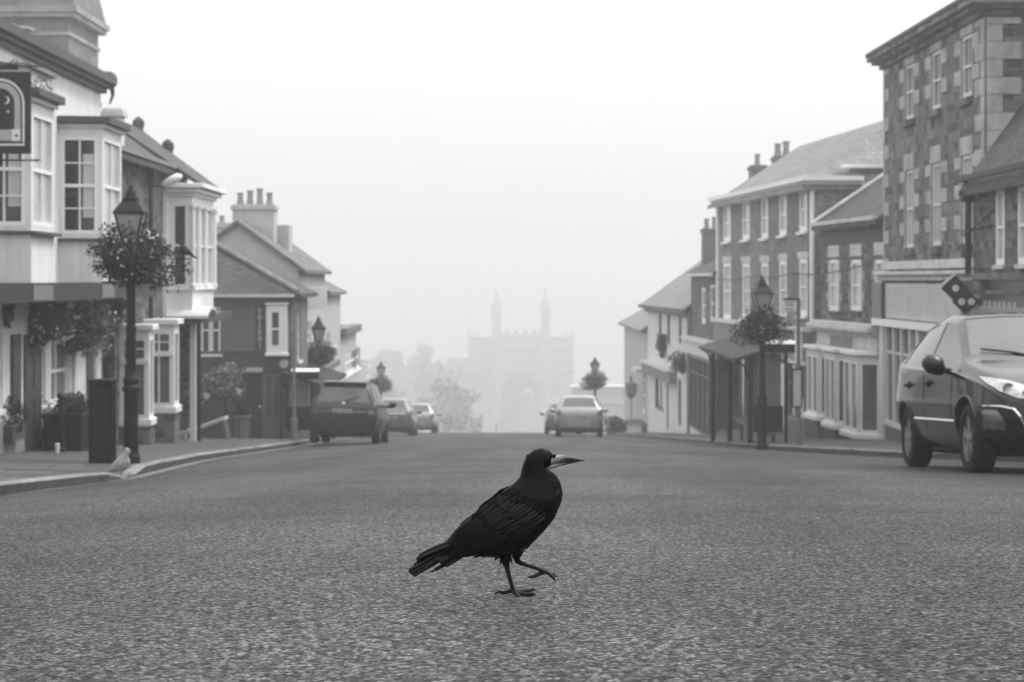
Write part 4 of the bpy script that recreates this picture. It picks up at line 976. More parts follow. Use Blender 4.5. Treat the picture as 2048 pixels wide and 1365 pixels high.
for i, (px, d, la, lb, zb_, s) in enumerate(lamps):
    x = (px-CX)/F*d
    z = pave_z(x, d) if not (lk(d)[0] < x < rk(d)[0]) else road_z(x, d)
    a, r = (LAMP, RING) if i == 0 else (dup(LAMP), dup(RING))
    if d == 112: z = (HY-712)/F*d-4.1
    place(a, (x, d, z), .12*i, 1); a['label'] = la; a['group'] = 'street lamps down the street'
    place(r, (x, d, z+zb_-.02), .9*i, s); r['label'] = lb; r['group'] = 'flower rings on the street lamps'
x, d = at(1262, 800, 118).x, 118
t = thing('lantern_post', 'small pale lantern post in the haze, by the last house on the right', 'street lamp', (x, d, cz(d)))
m = MB(); m.tube([(x, d, cz(d)), (x, d, cz(d)+2.0)], .07, 8); m.build('column', M['pale'], t)
m = MB(); m.lathe([(.12, 2.0), (.32, 2.3), (.36, 2.9), (.1, 3.0), (.05, 3.4)], (x, d, cz(d)), 8); m.build('lantern', M['midpaint'], t)

# dark cabinet on the left pavement
c = at(205, 935, 28.6); pz = pave_z(c.x, c.y)
t = thing('utility_cabinet', 'tall narrow black cabinet standing before the lamp on the left pavement', 'cabinet', (c.x, c.y, pz))
m = MB(); m.box((c.x-.16, c.y-.2, pz), (c.x+.16, c.y+.2, pz+1.17)); m.build('case', M['black'], t, bevel=.012)
m = MB(); m.box((c.x-.175, c.y-.215, pz+1.172), (c.x+.175, c.y+.215, pz+1.2)); m.build('lid', M['black'], t, bevel=.006)
m = MB(); m.box((c.x-.13, c.y-.206, pz+.1), (c.x+.13, c.y-.2005, pz+1.08)); dd = m.build('door', M['iron'], t); m = MB(); m.box((c.x+.08, c.y-.225, pz+.6), (c.x+.1, c.y-.207, pz+.72)); m.build('handle', M['trim'], dd)

def bus_pole(label, px, d, ytop, ybot, flag=None, case=None):
    c = at(px, ybot, d); z0 = pave_z(c.x, d); zt = at(px, ytop, d).z; s = d/4000
    t = thing('bus_stop', label, 'bus stop', (c.x, d, z0))
    m = MB(); m.tube([(c.x, d, z0), (c.x, d, zt)], .045, 10); m.lathe([(.085, z0), (.085, z0+.6), (.05, z0+.65)], (c.x, d, 0), 10); m.build('pole', M['midpaint'], t)
    if flag:
        x0, x1, y0, y1 = flag; a, b_ = at(x0, y1, d), at(x1, y0, d); m = MB(); m.box((a.x, d-.03, a.z), (c.x-.046, d+.03, b_.z)); f = m.build('flag', M['signwhite'], t, bevel=.01)
        m = MB(); h = b_.z-a.z
        for q in (.2, .52, .76): m.box((a.x+.03, d-.036, a.z+h*q), (b_.x-.08, d-.0301, a.z+h*(q+.11)))
        m.build('lettering', M['midpaint'], f)
        m = MB(); m.box((a.x-.02, d-.04, b_.z), (c.x, d+.04, b_.z+.05)); m.build('flag_cap', M['trim'], f)
    if case:
        x0, x1, y0, y1 = case; a, b_ = at(x0, y1, d), at(x1, y0, d); m = MB(); m.box((a.x, d-.1, a.z), (b_.x, d-.046, b_.z)); f = m.build('timetable_case', M['pale'], t)
        m = MB()
        for q in ((a.x-.03, a.z-.03, b_.x+.03, a.z), (a.x-.03, b_.z, b_.x+.03, b_.z+.04), (a.x-.03, a.z, a.x, b_.z), (b_.x, a.z, b_.x+.03, b_.z)): m.box((q[0], d-.115, q[1]), (q[2], d-.046, q[3]))
        m.build('case_frame', M['trim'], f)
    return t
bus_pole('bus stop pole with a white flag and timetable case, by the right shelter', 1597, 46.6, 598, 897, (1569, 1594, 601, 624), (1585, 1601, 740, 812))
bus_pole('plain thin bus stop pole before the left bus shelter', 588, 56.5, 662, 884)

def shelter(label, sx, y0, y1, xf, xb, ze, zr, ex0, ex1, ez0, ez1, group='bus shelters'):
    """roof slopes from the road side eave (xf, ze) up to the back (xb, zr)"""
    t = thing('bus_shelter', label, 'bus shelter', (xb, (y0+y1)/2, pave_z(xb, (y0+y1)/2)), group)
    m = MB(); n = 22
    for k in range(n):
        a, b_ = lerp(y0, y1, k/n), lerp(y0, y1, (k+.72)/n)
        m.hexa([(xf, a, ze-.03), (xb, a, zr-.03), (xb, b_, zr-.03), (xf, b_, ze-.03), (xf, a, ze+.03), (xb, a, zr+.03), (xb, b_, zr+.03), (xf, b_, ze+.03)])
    m.hexa([(xf, y0, ze-.05), (xb, y0, zr-.05), (xb, y1, zr-.05), (xf, y1, ze-.05), (xf, y0, ze-.031), (xb, y0, zr-.031), (xb, y1, zr-.031), (xf, y1, ze-.031)])
    m.build('roof', M['iron'], t)
    m = MB(); br = MB(); ps = lerp(xf, xb, .32)
    for y in (y0+.15, lerp(y0, y1, .5), y1-.2):
        zt = lerp(ze, zr, .32)-.05; m.box((ps-.07, y-.07, pave_z(ps, y)-.02), (ps+.07, y+.07, zt)); br.tube([(ps, y, zt-.75), (lerp(ps, xf, .35), y, zt-.25), (lerp(ps, xf, .85), y, ze-.06)], .035, 6)
    m.build('post', M['iron'], t); br.build('brace', M['iron'], t)
    m = MB()
    for k in range(4):
        a, b_ = lerp(y0, y1, k/4)+.12, lerp(y0, y1, (k+1)/4)-.08; z = pave_z(xb, b_)
        m.box((xb-.015, a, z+.45), (xb+.015, b_, zr-.5))
    a = pave_z(ps, y1); m.box((min(ps, xb)+.12, y1-.18, a+.35), (max(ps, xb)-.08, y1-.15, ze-.25)); a = pave_z(ps, y0)
    m.box((min(ps, xb)+.2, y0+.2, a+.95), (max(ps, xb)-.1, y0+.215, ez0-.03)); m.build('glazing', M['plastic'], t)
    m = MB()
    for k in range(5): y = lerp(y0, y1, k/4); m.box((xb-.04, y-.05, pave_z(xb, y)-.02), (xb+.04, y+.05, zr-.06))
    m.box((xb-.03, y0, zr-.5), (xb+.03, y1, zr-.4)); z = pave_z(xb, y0); m.box((min(ps, xb)+.1, y0+.19, z+.25), (max(ps, xb)-.05, y0+.24, z+.94)); m.build('frame', M['iron'], t)
    m = MB(); m.box((ex0, y0-.12, ez0), (ex1, y0+.12, ez1-.09)); h = m.build('header', M['black'], t); m = MB(); m.box((ex0, y0-.14, ez1-.085), (ex1, y0+.12, ez1)); m.build('header_strip', M['strip'], h)
    m = MB(); m.box((xb-.42*sx if sx > 0 else xb, lerp(y0, y1, .2), pave_z(xb, y1)+.75), (xb if sx > 0 else xb+.42, lerp(y0, y1, .9), pave_z(xb, y1)+.82)); m.build('bench', M['midpaint'], t)
    m = MB(); z = pave_z(xb, y0+3); m.box((xb-.06*sx-.02, y0+2.2, z+1.25), (xb-.06*sx+.02, y0+3.6, z+1.6)); m.build('notice', M['signwhite'], t)
    return t
shelter('dark slatted bus shelter beside the lamp on the right pavement', 1, 52, 62, 5.78, 7.12, -2.08, -1.68, (1524-CX)/F*51.9, (1590-CX)/F*51.9, at(0, 706, 51.9).z, at(0, 681.5, 51.9).z)
shelter('hazy bus shelter half hidden behind the black people carrier', -1, 58.6, 66, -5.45, -6.75, -3.12, -2.75, (583-CX)/F*58.5, (637-CX)/F*58.5, at(0, 759, 58.5).z, at(0, 738, 58.5).z)
# ------------------------------------------------------------------ cars: local x forward, y left, z up, ground at 0
def evaluated(o):
    dg = bpy.context.evaluated_depsgraph_get(); dg.update()
    me = bpy.data.meshes.new_from_object(o.evaluated_get(dg)); return me
def car_body(t, st, glass, paint, gm, wheels, wr, lv=2, sharp=(), soft=1.0):
    """st: stations (x, zb, ws, wm, wb, zbelt, wr, zr); glass: {row kind: (x0, x1) ranges}"""
    rings = []
    for (x, zb, ws, wm, wb, zt, wq, zr) in st:
        zm = zb+.58*(zt-zb)
        h = [(0, zb), (ws*.86, zb), (ws, zb+.10), (wm, zm), (wm-.008, zm+.05), (wb, zt), (wb-.015, zt+.02*min(1, max(0, zr-zt)*4)), (wq+.055, zr-.09*min(1, max(.12, (zr-zt)*2))), (wq-.02, zr-.025*min(1, max(.2, (zr-zt)*2))), (wq*.62, zr), (0, zr+.012)]
        rings.append([(x, -a, b) for a, b in h]+[(x, a, b) for a, b in h[-2:0:-1]])
    n = len(rings[0]); bm = bmesh.new()
    vs = [[bm.verts.new(p) for p in r] for r in rings]
    K = 11
    def row(j): return j if j < 10 else n-1-j
    for i in range(len(st)-1):
        xm = (st[i][0]+st[i+1][0])/2
        for j in range(n):
            f = bm.faces.new((vs[i][j], vs[i][(j+1) % n], vs[i+1][(j+1) % n], vs[i+1][j])); r = row(j)
            if r == 6 and any(a < xm < b for a, b in glass['side']): f.material_index = 3
            if r in (8, 9) and any(a < xm < b for a, b in glass['front']): f.material_index = 1
            if r in (8, 9) and any(a < xm < b for a, b in glass['rear']): f.material_index = 2
    bm.faces.new(vs[0][::-1]); bm.faces.new(vs[-1])
    bmesh.ops.recalc_face_normals(bm, faces=bm.faces)
    cr = bm.edges.layers.float.get('crease_edge') or bm.edges.layers.float.new('crease_edge')
    for i in range(len(st)):
        for j in range(n):
            e = bm.edges.get((vs[i][j], vs[i][(j+1) % n]))
            if e and (i in sharp): e[cr] = .7
            if i < len(st)-1:
                e = bm.edges.get((vs[i][j], vs[i+1][j])); jj = j if j <= 10 else n-j
                if jj in (3, 5, 6, 7, 8): e[cr] = {3: .6, 5: .5, 6: .6, 7: .6, 8: .6}[jj]*soft
                if jj in (1,): e[cr] = .5
    me = bpy.data.meshes.new('b'); bm.to_mesh(me); bm.free()
    mm = [paint, M['trim'], M['trim'], M['trim'], M['trim']]
    for q in mm: me.materials.append(None)
    o = bpy.data.objects.new('b', me); COL.objects.link(o)
    s = o.modifiers.new('s', 'SUBSURF'); s.levels = lv; s.render_levels = lv
    cb = MB()
    for (x, y) in wheels:
        k = len(cb.v); cb.lathe([(wr*1.13, y-.34 if y > 0 else y-.25), (wr*1.13, y+.25 if y > 0 else y+.34)], (x, 0, wr), 32, axis='y')
    cme = bpy.data.meshes.new('c'); cme.from_pydata(cb.v, [], cb.f)
    for q in mm: cme.materials.append(None)
    cme.polygons.foreach_set('material_index', [4]*len(cme.polygons))
    b2 = bmesh.new(); b2.from_mesh(cme); bmesh.ops.recalc_face_normals(b2, faces=b2.faces); b2.to_mesh(cme); b2.free()
    c = bpy.data.objects.new('c', cme); COL.objects.link(c)
    d = o.modifiers.new('d', 'BOOLEAN'); d.object = c; d.operation = 'DIFFERENCE'; d.solver = 'EXACT'
    full = evaluated(o)
    bpy.data.objects.remove(o); bpy.data.objects.remove(c)
    bm = bmesh.new(); bm.from_mesh(full); bvh = BVHTree.FromBMesh(bm)
    def take(idx, name, m, split=None, off=0):
        groups = {}
        for f in bm.faces:
            if f.material_index in idx: groups.setdefault(split(f) if split else 0, []).append(f)
        for g, fs in sorted(groups.items()):
            mb = MB(); mp = {}
            for f in fs:
                ids = []
                for v in f.verts:
                    if v.index not in mp: mp[v.index] = len(mb.v); mb.v.append(v.co.copy()+v.normal*off)
                    ids.append(mp[v.index])
                mb.f.append(ids); mb.mi.append(1 if f.material_index == 4 else 0)
            mb.build(name, [m, M['trim']] if 4 in idx else m, t, smooth=True, recalc=False)
    take((0, 4), 'body', paint); take((1,), 'windscreen', gm, off=-.006); take((2,), 'rear_window', gm, off=-.006)
    take((3,), 'side_window', gm, split=lambda f: f.calc_center_median().y > 0, off=-.006)
    bm.free()
    return bvh
def decal(bvh, poly, axis, name, m, parent, off=.008, cuts=3, start=None, smooth=False):
    """a shallow panel laid on the body: poly in (y, z) seen along x, or (x, z) seen along y"""
    bm = bmesh.new()
    vs = [bm.verts.new((0, a, b)) for a, b in poly]; f = bm.faces.new(vs)
    bmesh.ops.triangulate(bm, faces=[f]); bmesh.ops.subdivide_edges(bm, edges=bm.edges, cuts=cuts, use_grid_fill=True)
    ax, sg = axis[1], (1 if axis[0] == '+' else -1)
    dead = []
    for v in bm.verts:
        a, b = v.co.y, v.co.z
        o, d = (Vector((sg*6, a, b)), Vector((-sg, 0, 0))) if ax == 'x' else (Vector((a, sg*6, b)), Vector((0, -sg, 0)))
        h = bvh.ray_cast(o, d)
        if h[0] is None: dead.append(v); v.co = (0, 0, 0)
        else: v.co = h[0]+h[1]*off*(1 if h[1].dot(d) < 0 else -1)
    if dead: bmesh.ops.delete(bm, geom=dead, context='VERTS')
    mb = MB(); mb.v = [v.co.copy() for v in bm.verts]; bm.verts.index_update(); mb.f = [[v.index for v in f.verts] for f in bm.faces]; mb.mi = [0]*len(mb.f); bm.free()
    return mb.build(name, m, parent, smooth=smooth, recalc=False)
def on_body(bvh, a, b, axis, off=.0):
    ax, sg = axis[1], (1 if axis[0] == '+' else -1)
    o, d = (Vector((sg*6, a, b)), Vector((-sg, 0, 0))) if ax == 'x' else (Vector((a, sg*6, b)), Vector((0, -sg, 0)))
    h = bvh.ray_cast(o, d); return (h[0]-d*off) if h[0] else Vector((a, 0, b)) if ax == 'y' else Vector((0, a, b))
def wheel(t, x, y, r, w=.2, spokes=5, hub='alloy'):
    s = 1 if y > 0 else -1; c = (x, y, r); q = w/2
    m = MB(); m.lathe([(r*.66, -q), (r*.9, -q), (r*.97, -q*.8), (r, -q*.5), (r, q*.5), (r*.97, q*.8), (r*.9, q), (r*.66, q), (r*.66, -q)], c, 36, axis='y', cap=False); o = m.build('tyre', M['tyre'], None, smooth=False)
    ww = thing('wheel', None, None, (0, 0, 0)); ww.parent = t; o.parent = ww
    m = MB(); m.lathe([(r*.69, -q*.9), (r*.69, s*q*.82), (r*.63, s*q*.86), (r*.62, s*q*.3), (.02, s*q*.25)] if s > 0 else [(r*.69, q*.9), (r*.69, -q*.82), (r*.63, -q*.86), (r*.62, -q*.3), (.02, -q*.25)], c, 28, axis='y')
    m.lathe([(.001, s*q*.9), (r*.16, s*q*.88), (r*.17, s*q*.3), (.001, s*q*.3)], c, 16, axis='y')
    for k in range(spokes):
        a = 2*math.pi*k/spokes+.3
        for e in (-.13, .13):
            p0 = (x+r*.12*math.cos(a+e*2), r+r*.12*math.sin(a+e*2)); p1 = (x+r*.64*math.cos(a+e), r+r*.64*math.sin(a+e)); nx, nz = -math.sin(a)*r*.055, math.cos(a)*r*.055
            m.hexa([(p0[0]-nx, y+s*q*.45, p0[1]-nz), (p1[0]-nx, y+s*q*.45, p1[1]-nz), (p1[0]+nx, y+s*q*.45, p1[1]+nz), (p0[0]+nx, y+s*q*.45, p0[1]+nz),
                    (p0[0]-nx, y+s*q*.8, p0[1]-nz), (p1[0]-nx, y+s*q*.82, p1[1]-nz), (p1[0]+nx, y+s*q*.82, p1[1]+nz), (p0[0]+nx, y+s*q*.8, p0[1]+nz)])
    rm = m.build('rim', M[hub], None); rm.parent = ww
    return ww
def mirror(t, p, s, m_, size=(.07, .12, .085)):
    m = MB(); x, y, z = p
    rings = []
    for k, (f, yy, zz) in enumerate(((.25, 0, -.02), (.85, .03, .0), (1.0, .10, .02), (.9, .17, .03), (.35, .215, .035))):
        rings.append([(x+size[0]*1.25*f*math.cos(q), y+s*(.05+yy), z+zz+size[2]*f*math.sin(q)) for q in [2*math.pi*i/12 for i in range(12)]])
    m.loft(rings); m.tube([(x-.02, y-s*.06, z-.06), (x, y+s*.06, z-.03), (x, y+s*.1, z)], [.035, .03, .03], 8)
    return m.build('wing_mirror', m_, t, smooth=True)
def plate(t, bvh, y, z, axis='-x', w=.26, h=.055, lines=7):
    p = on_body(bvh, y, z, axis, .03); s = 1 if axis[0] == '+' else -1
    m = MB(); m.box((p.x-.012, y-w, z-h), (p.x+.012, y+w, z+h)); o = m.build('number_plate', M['plate'], t)
    m = MB(); x0 = p.x+s*.0125
    for k in range(lines):
        a = y-w*.85+2*w*.85*(k+.5)/lines
        if k == 4: continue
        m.box((min(x0, x0+s*.003), a-w*.07, z-h*.6), (max(x0, x0+s*.003), a-w*.03, z+h*.6)); m.box((min(x0, x0+s*.003), a+w*.035, z-h*.6), (max(x0, x0+s*.003), a+w*.07, z+h*.5)); m.box((min(x0, x0+s*.003), a-w*.03, z-h*.1), (max(x0, x0+s*.003), a+w*.035, z+h*.12))
    m.build('characters', M['trim'], o)
    return o

# ---- hatchback driving up towards us
HAT = [(2.13, .34, .40, .52, .50, .60, .40, .64), (2.09, .25, .60, .70, .64, .66, .52, .72), (1.92, .20, .76, .82, .77, .74, .62, .83), (1.62, .2, .82, .88, .84, .83, .68, .93), (1.2, .2, .84, .905, .875, .89, .74, 1.01), (.95, .2, .845, .905, .88, .925, .76, 1.06),
       (.84, .2, .85, .905, .88, .94, .74, 1.11), (.1, .2, .85, .905, .885, .975, .60, 1.515), (.02, .2, .85, .905, .885, .98, .60, 1.535), (-.36, .2, .85, .905, .885, .99, .61, 1.57), (-.46, .2, .85, .905, .885, 1.0, .61, 1.57),
       (-1.15, .2, .85, .905, .88, 1.03, .59, 1.545), (-1.62, .2, .84, .895, .865, 1.07, .55, 1.48), (-1.72, .2, .84, .89, .86, 1.08, .54, 1.455), (-2.0, .24, .80, .86, .82, 1.06, .66, 1.10), (-2.12, .3, .74, .83, .77, .92, .62, .97), (-2.15, .36, .6, .7, .66, .8, .5, .84)]
PG = thing('dark_hatchback', 'dark hatchback driving uphill towards us, cut by the right edge', 'car')
bvh = car_body(PG, HAT, dict(side=[(-1.62, -.46), (-.36, .84)], front=[(.1, .84)], rear=[(-2.0, -1.72)]), M['paintdark'], M['carglass'], [(1.29, .77), (1.29, -.77), (-1.32, .77), (-1.32, -.77)], .325, sharp=(6, 7))
for x in (1.29, -1.32):
    for y in (.77, -.77): wheel(PG, x, y, .325, .215)
mirror(PG, (.62, .86, 1.0), 1, M['paintblack'], (.09, .12, .1)); mirror(PG, (.62, -.86, 1.0), -1, M['paintblack'], (.09, .12, .1))
for s in (1, -1):
    hl = decal(bvh, [(s*.80, .88), (s*.74, .865), (s*.62, .83), (s*.46, .77), (s*.36, .72), (s*.42, .665), (s*.60, .675), (s*.72, .735), (s*.785, .81)], '+x', 'headlight', M['lamplens'], PG, .012, 5)
    m = MB()
    for (y, z, r) in ((.66, .765, .055), (.52, .715, .05)):
        p = on_body(bvh, s*y, z, '+x', .004); m.lathe([(r*.55, .0), (r*.6, .012), (r, .014), (r*.98, .004)], p, 16, axis='x')
    m.build('reflector', M['alloy'], hl)
    decal(bvh, [(s*.86, .62), (s*.64, .60), (s*.52, .40), (s*.60, .33), (s*.85, .34)], '+x', 'fog_lamp_surround', M['trim'], PG, .006, 4)
    fo = decal(bvh, [(s*.845, .58), (s*.76, .575), (s*.70, .46), (s*.70, .40), (s*.82, .42)], '+x', 'fog_lamp', M['redlens'], PG, .014, 3)
    m = MB(); m.tube([on_body(bvh, s*y, z, '+x', .02) for y, z in ((.84, .615), (.74, .61), (.65, .585), (.60, .52), (.565, .45), (.55, .40))], [.008, .012, .014, .013, .013, .006], 8); m.build('chrome_strip', M['chrome'], PG)
    m = MB()
    for x in (-.18, -1.12):
        p = on_body(bvh, x, .86, '+y' if s > 0 else '-y', .028); m.tube([(p.x-.1, p.y-s*.02, p.z-.005), (p.x-.07, p.y, p.z), (p.x+.07, p.y, p.z+.005), (p.x+.1, p.y-s*.02, p.z+.005)], .014, 6)
        m.ball((p.x, p.y-s*.03, p.z), (.07, .02, .045), 10, 5)
    m.build('door_handle', M['trim'], PG)
    m = MB(); m.tube([on_body(bvh, x, .50+.02*(-x), '+y' if s > 0 else '-y', .008) for x in (.88, .6, .3, 0, -.3, -.6, -.86)], .014, 6); m.build('side_strip', M['chrome'], PG)
    m = MB(); m.tube([on_body(bvh, -.41, z, '+y' if s > 0 else '-y', -.001) for z in (.32, .45, .58, .7, .82, .95)], .005, 4); m.tube([on_body(bvh, .78, z, '+y' if s > 0 else '-y', -.001) for z in (.35, .5, .62, .74, .86, .93)], .005, 4); m.build('door_seam', M['trim'], PG)
    # lip round each wheel arch
    m = MB()
    for x in (1.29, -1.32):
        pts = []
        for k in range(15):
            q = math.pi*(.03+.94*k/14); a, b_ = x+.378*math.cos(q), .325+.378*math.sin(q); p = on_body(bvh, a*1.0 if abs(a-x) > 0 else a, b_+.01, '+y' if s > 0 else '-y', .003)
            if abs(p.y) > .7: pts.append(p)
        if len(pts) > 3: m.tube(pts, .016, 6)
    m.build('arch_lip', M['paintblack'], PG)
decal(bvh, [(-.40, .62), (.40, .62), (.50, .42), (.40, .30), (-.40, .30), (-.50, .42)], '+x', 'grille', M['trim'], PG, .008, 4)
decal(bvh, [(-.86, .30), (.86, .30), (.80, .23), (-.80, .23)], '+x', 'bumper_lip', M['trim'], PG, .01, 4)
plate(PG, bvh, 0, .52, '+x')
m = MB(); p = on_body(bvh, 0, .68, '+x', .01); m.lathe([(.001, .0), (.05, .0), (.055, .012), (.001, .016)], p, 14, axis='x'); m.build('badge', M['chrome'], PG)
m = MB()
for y0, y1 in ((.5, -.12), (-.05, -.6)): m.tube([(.93, y0, 1.075), (.82, (y0+y1)/2, 1.135), (.76, y1, 1.165)], .01, 5)
m.build('wiper', M['trim'], PG)
m = MB(); m.box((-1.6, -.6, .16), (1.7, .6, .26)); m.build('underbody', M['trim'], PG)
d = 19.62; x = 5.03; place(PG, (x, d, road_z(x, d)+.0), -math.pi/2+.015); PG.rotation_euler = (0, math.atan(SL)*-1, -math.pi/2+.012)

# ---- black people carrier parked on the left, seen from behind
MPV = [(2.3, .36, .5, .6, .55, .66, .45, .7), (2.22, .24, .74, .82, .78, .78, .6, .86), (1.6, .2, .86, .92, .89, .92, .72, 1.04), (1.1, .2, .87, .925, .9, .98, .76, 1.12), (1.0, .2, .87, .925, .9, 1.0, .74, 1.18), (.25, .2, .87, .925, .9, 1.04, .66, 1.60), (.1, .2, .87, .925, .9, 1.04, .66, 1.63),
       (-.3, .2, .87, .925, .9, 1.05, .67, 1.66), (-.4, .2, .87, .925, .9, 1.05, .67, 1.66), (-1.3, .2, .87, .925, .895, 1.06, .66, 1.66), (-1.4, .2, .87, .92, .89, 1.06, .66, 1.66), (-1.95, .22, .86, .905, .875, 1.07, .61, 1.64), (-2.1, .24, .85, .9, .87, 1.07, .58, 1.60), (-2.28, .26, .84, .89, .86, 1.06, .74, 1.10), (-2.36, .28, .83, .885, .84, .92, .76, .98), (-2.38, .34, .78, .84, .80, .88, .70, .92)]
CB = thing('people_carrier', 'black people carrier parked at the left kerb, seen from behind', 'car')
bvh = car_body(CB, MPV, dict(side=[(-1.95, -1.4), (-1.3, -.4), (-.3, 1.0)], front=[(.25, 1.0)], rear=[(-2.28, -2.1)]), M['paintblack'], M['carglassdark'], [(1.4, .82), (1.4, -.82), (-1.42, .82), (-1.42, -.82)], .335, sharp=(13,), soft=.45)
for x in (1.4, -1.42):
    for y in (.82, -.82): wheel(CB, x, y, .335, .22)
mirror(CB, (.85, .9, 1.08), 1, M['paintblack'], (.09, .12, .1)); mirror(CB, (.85, -.9, 1.08), -1, M['paintblack'], (.09, .12, .1))
for s in (1, -1):
    decal(bvh, [(s*.87, .92), (s*.62, .90), (s*.64, .80), (s*.87, .78)], '-x', 'tail_light', M['redlens'], CB, .012, 3)
    m = MB(); m.tube([(.1, s*.64, 1.63), (0, s*.66, 1.72), (-1.75, s*.65, 1.72), (-1.85, s*.64, 1.64)], .02, 6); m.build('roof_rail', M['trim'], CB)
    m = MB(); m.tube([on_body(bvh, s*y, .86, '-x', .006) for y in (.2, .4, .6)], .008, 5); m.build('chrome_strip', M['alloy'], CB)
m = MB(); m.hexa([(-2.2, -.54, 1.60), (-2.2, .54, 1.60), (-1.9, .64, 1.645), (-1.9, -.64, 1.645), (-2.22, -.52, 1.63), (-2.22, .52, 1.63), (-1.9, .62, 1.675), (-1.9, -.62, 1.675)]); m.build('spoiler', M['paintblack'], CB, bevel=.01)
plate(CB, bvh, .02, .88, '-x')
m = MB(); p = on_body(bvh, .0, 1.06, '-x', .015); m.ball(p, (.02, .055, .055), 12, 6); m.build('badge', M['chrome'], CB)
m = MB(); q0, q1 = on_body(bvh, .02, 1.12, '-x', .03), on_body(bvh, -.42, 1.27, '-x', .03); m.tube([q0, (q0+q1)/2, q1], [.018, .014, .008], 6); m.build('wiper', M['trim'], CB)
decal(bvh, [(-.86, .42), (.86, .42), (.82, .30), (-.82, .30)], '-x', 'bumper', M['trim'], CB, .03, 3)
m = MB(); m.box((-2.1, -.55, .2), (1.9, .55, .34)); m.build('underbody', M['trim'], CB)
d = 54.4; x = (684.5-CX)/F*52.1+.02; place(CB, (x, d, road_z(x, d)), math.pi/2-.01); CB.rotation_euler = (0, math.atan(SL), math.pi/2-.012)
CB.rotation_euler = (math.atan(.03), math.atan(SL), math.pi/2-.012)

# ---- a small hatchback kept for the distant parked cars, seen from behind
def small_car(label, paint, gm, px, d, rz, group='cars parked down the hill', flip=False, s=1.0, chrome=False):
    t = thing('parked_car', label, 'car', (0, 0, 0), group)
    bvh = car_body(t, HAT, dict(side=[(-1.62, -.46), (-.36, .84)], front=[(.1, .84)], rear=[(-2.0, -1.72)]), M[paint], M[gm], [(1.29, .8), (1.29, -.8), (-1.32, .8), (-1.32, -.8)], .31, lv=1, sharp=(6, 7, 13, 14))
    for x in (1.29, -1.32):
        for y in (.78, -.78): wheel(t, x, y, .31, .2)
    mirror(t, (.62, .86, .98), 1, M[paint]); mirror(t, (.62, -.86, .98), -1, M[paint])
    for q in (1, -1):
        decal(bvh, [(q*.85, 1.0), (q*.66, .96), (q*.62, .80), (q*.84, .78)], '-x', 'tail_light', M['redlens'], t, .012, 3)
        decal(bvh, [(q*.845, .955), (q*.66, .875), (q*.36, .73), (q*.60, .69), (q*.82, .86)], '+x', 'headlight', M['lamplens'], t, .012, 3)
    plate(t, bvh, 0, .74, '-x')
    decal(bvh, [(-.8, .62), (.8, .62), (.8, .36), (-.8, .36)], '-x', 'bumper', M[paint], t, .03, 3)
    if chrome: m = MB(); m.tube([on_body(bvh, y, .9, '-x', .015) for y in (-.6, -.3, 0, .3, .6)], .018, 6); m.build('chrome_strip', M['chrome'], t)
    m = MB(); m.box((-1.9, -.7, .15), (1.8, .7, .28)); m.build('underbody', M['trim'], t)
    x = (px-CX)/F*(d-2.1); place(t, (x, d, road_z(x, d)), rz, s)
    t.rotation_euler = (0, math.atan(SL)*(1 if abs(rz-math.pi/2) < 1 else -1), rz)
    return t
small_car('silver hatchback in the middle of the road driving away downhill', 'paintsilver', 'carglassdark', 1162, 76, math.pi/2-.03)
small_car('grey hatchback parked in front of the black people carrier', 'paintgrey', 'carglass', 783, 84, math.pi/2-.02, chrome=True)
small_car('pale car parked farthest down the left kerb', 'paintsilver', 'carglass', 836, 106, math.pi/2-.02)
small_car('hazy car half hidden beyond the silver hatchback', 'paintgrey', 'carglass', 1128, 98, math.pi/2)
# ------------------------------------------------------------------ the rook
D0 = 4.73; K = D0/F
def w2(px, py): return ((px-CX)*K, (HY-py)*K)
RT = thing('rook_tmp', None, None); bpy.data.objects.remove(RT)
SEC = [((1109, 911), (1097, 937), .011), ((1099, 900), (1091, 940), .019), ((1083, 895), (1088, 944), .0245), ((1066, 900), (1097, 944), .0275), ((1053, 911), (1104, 943), .030), ((1045, 930), (1112, 949), .033), ((1040, 953), (1121, 964), .039),
       ((1029, 965), (1126, 985), .047), ((1010, 978), (1123, 1003), .056), ((986, 1000), (1110, 1035), .062), ((962, 1017), (1089, 1061), .064), ((941, 1032), (1067, 1084), .062), ((923, 1047), (1040, 1104), .056), ((910, 1059), (1008, 1113), .047),
       ((900, 1072), (972, 1113), .037), ((889, 1084), (938, 1110), .027), ((878, 1095), (912, 1112), .020), ((868, 1102), (890, 1113), .015)]
def loft_bird(sec, w2, y0, n=28, sq=1.0):
    m = MB(); rings = []
    for top, bot, hw in sec:
        a, b = Vector((w2(*top)[0], y0, w2(*top)[1])), Vector((w2(*bot)[0], y0, w2(*bot)[1])); c = (a+b)/2; r = (a-b)/2
        rings.append([c+r*math.cos(q)+Vector((0, hw*(abs(math.sin(q))**sq)*(1 if math.sin(q) > 0 else -1), 0)) for q in [2*math.pi*k/n for k in range(n)]])
    m.loft(rings); return m
bd = loft_bird(SEC, w2, D0)
def pt(px, py, dy=0.0): a = w2(px, py); return Vector((a[0], D0+dy, a[1]))
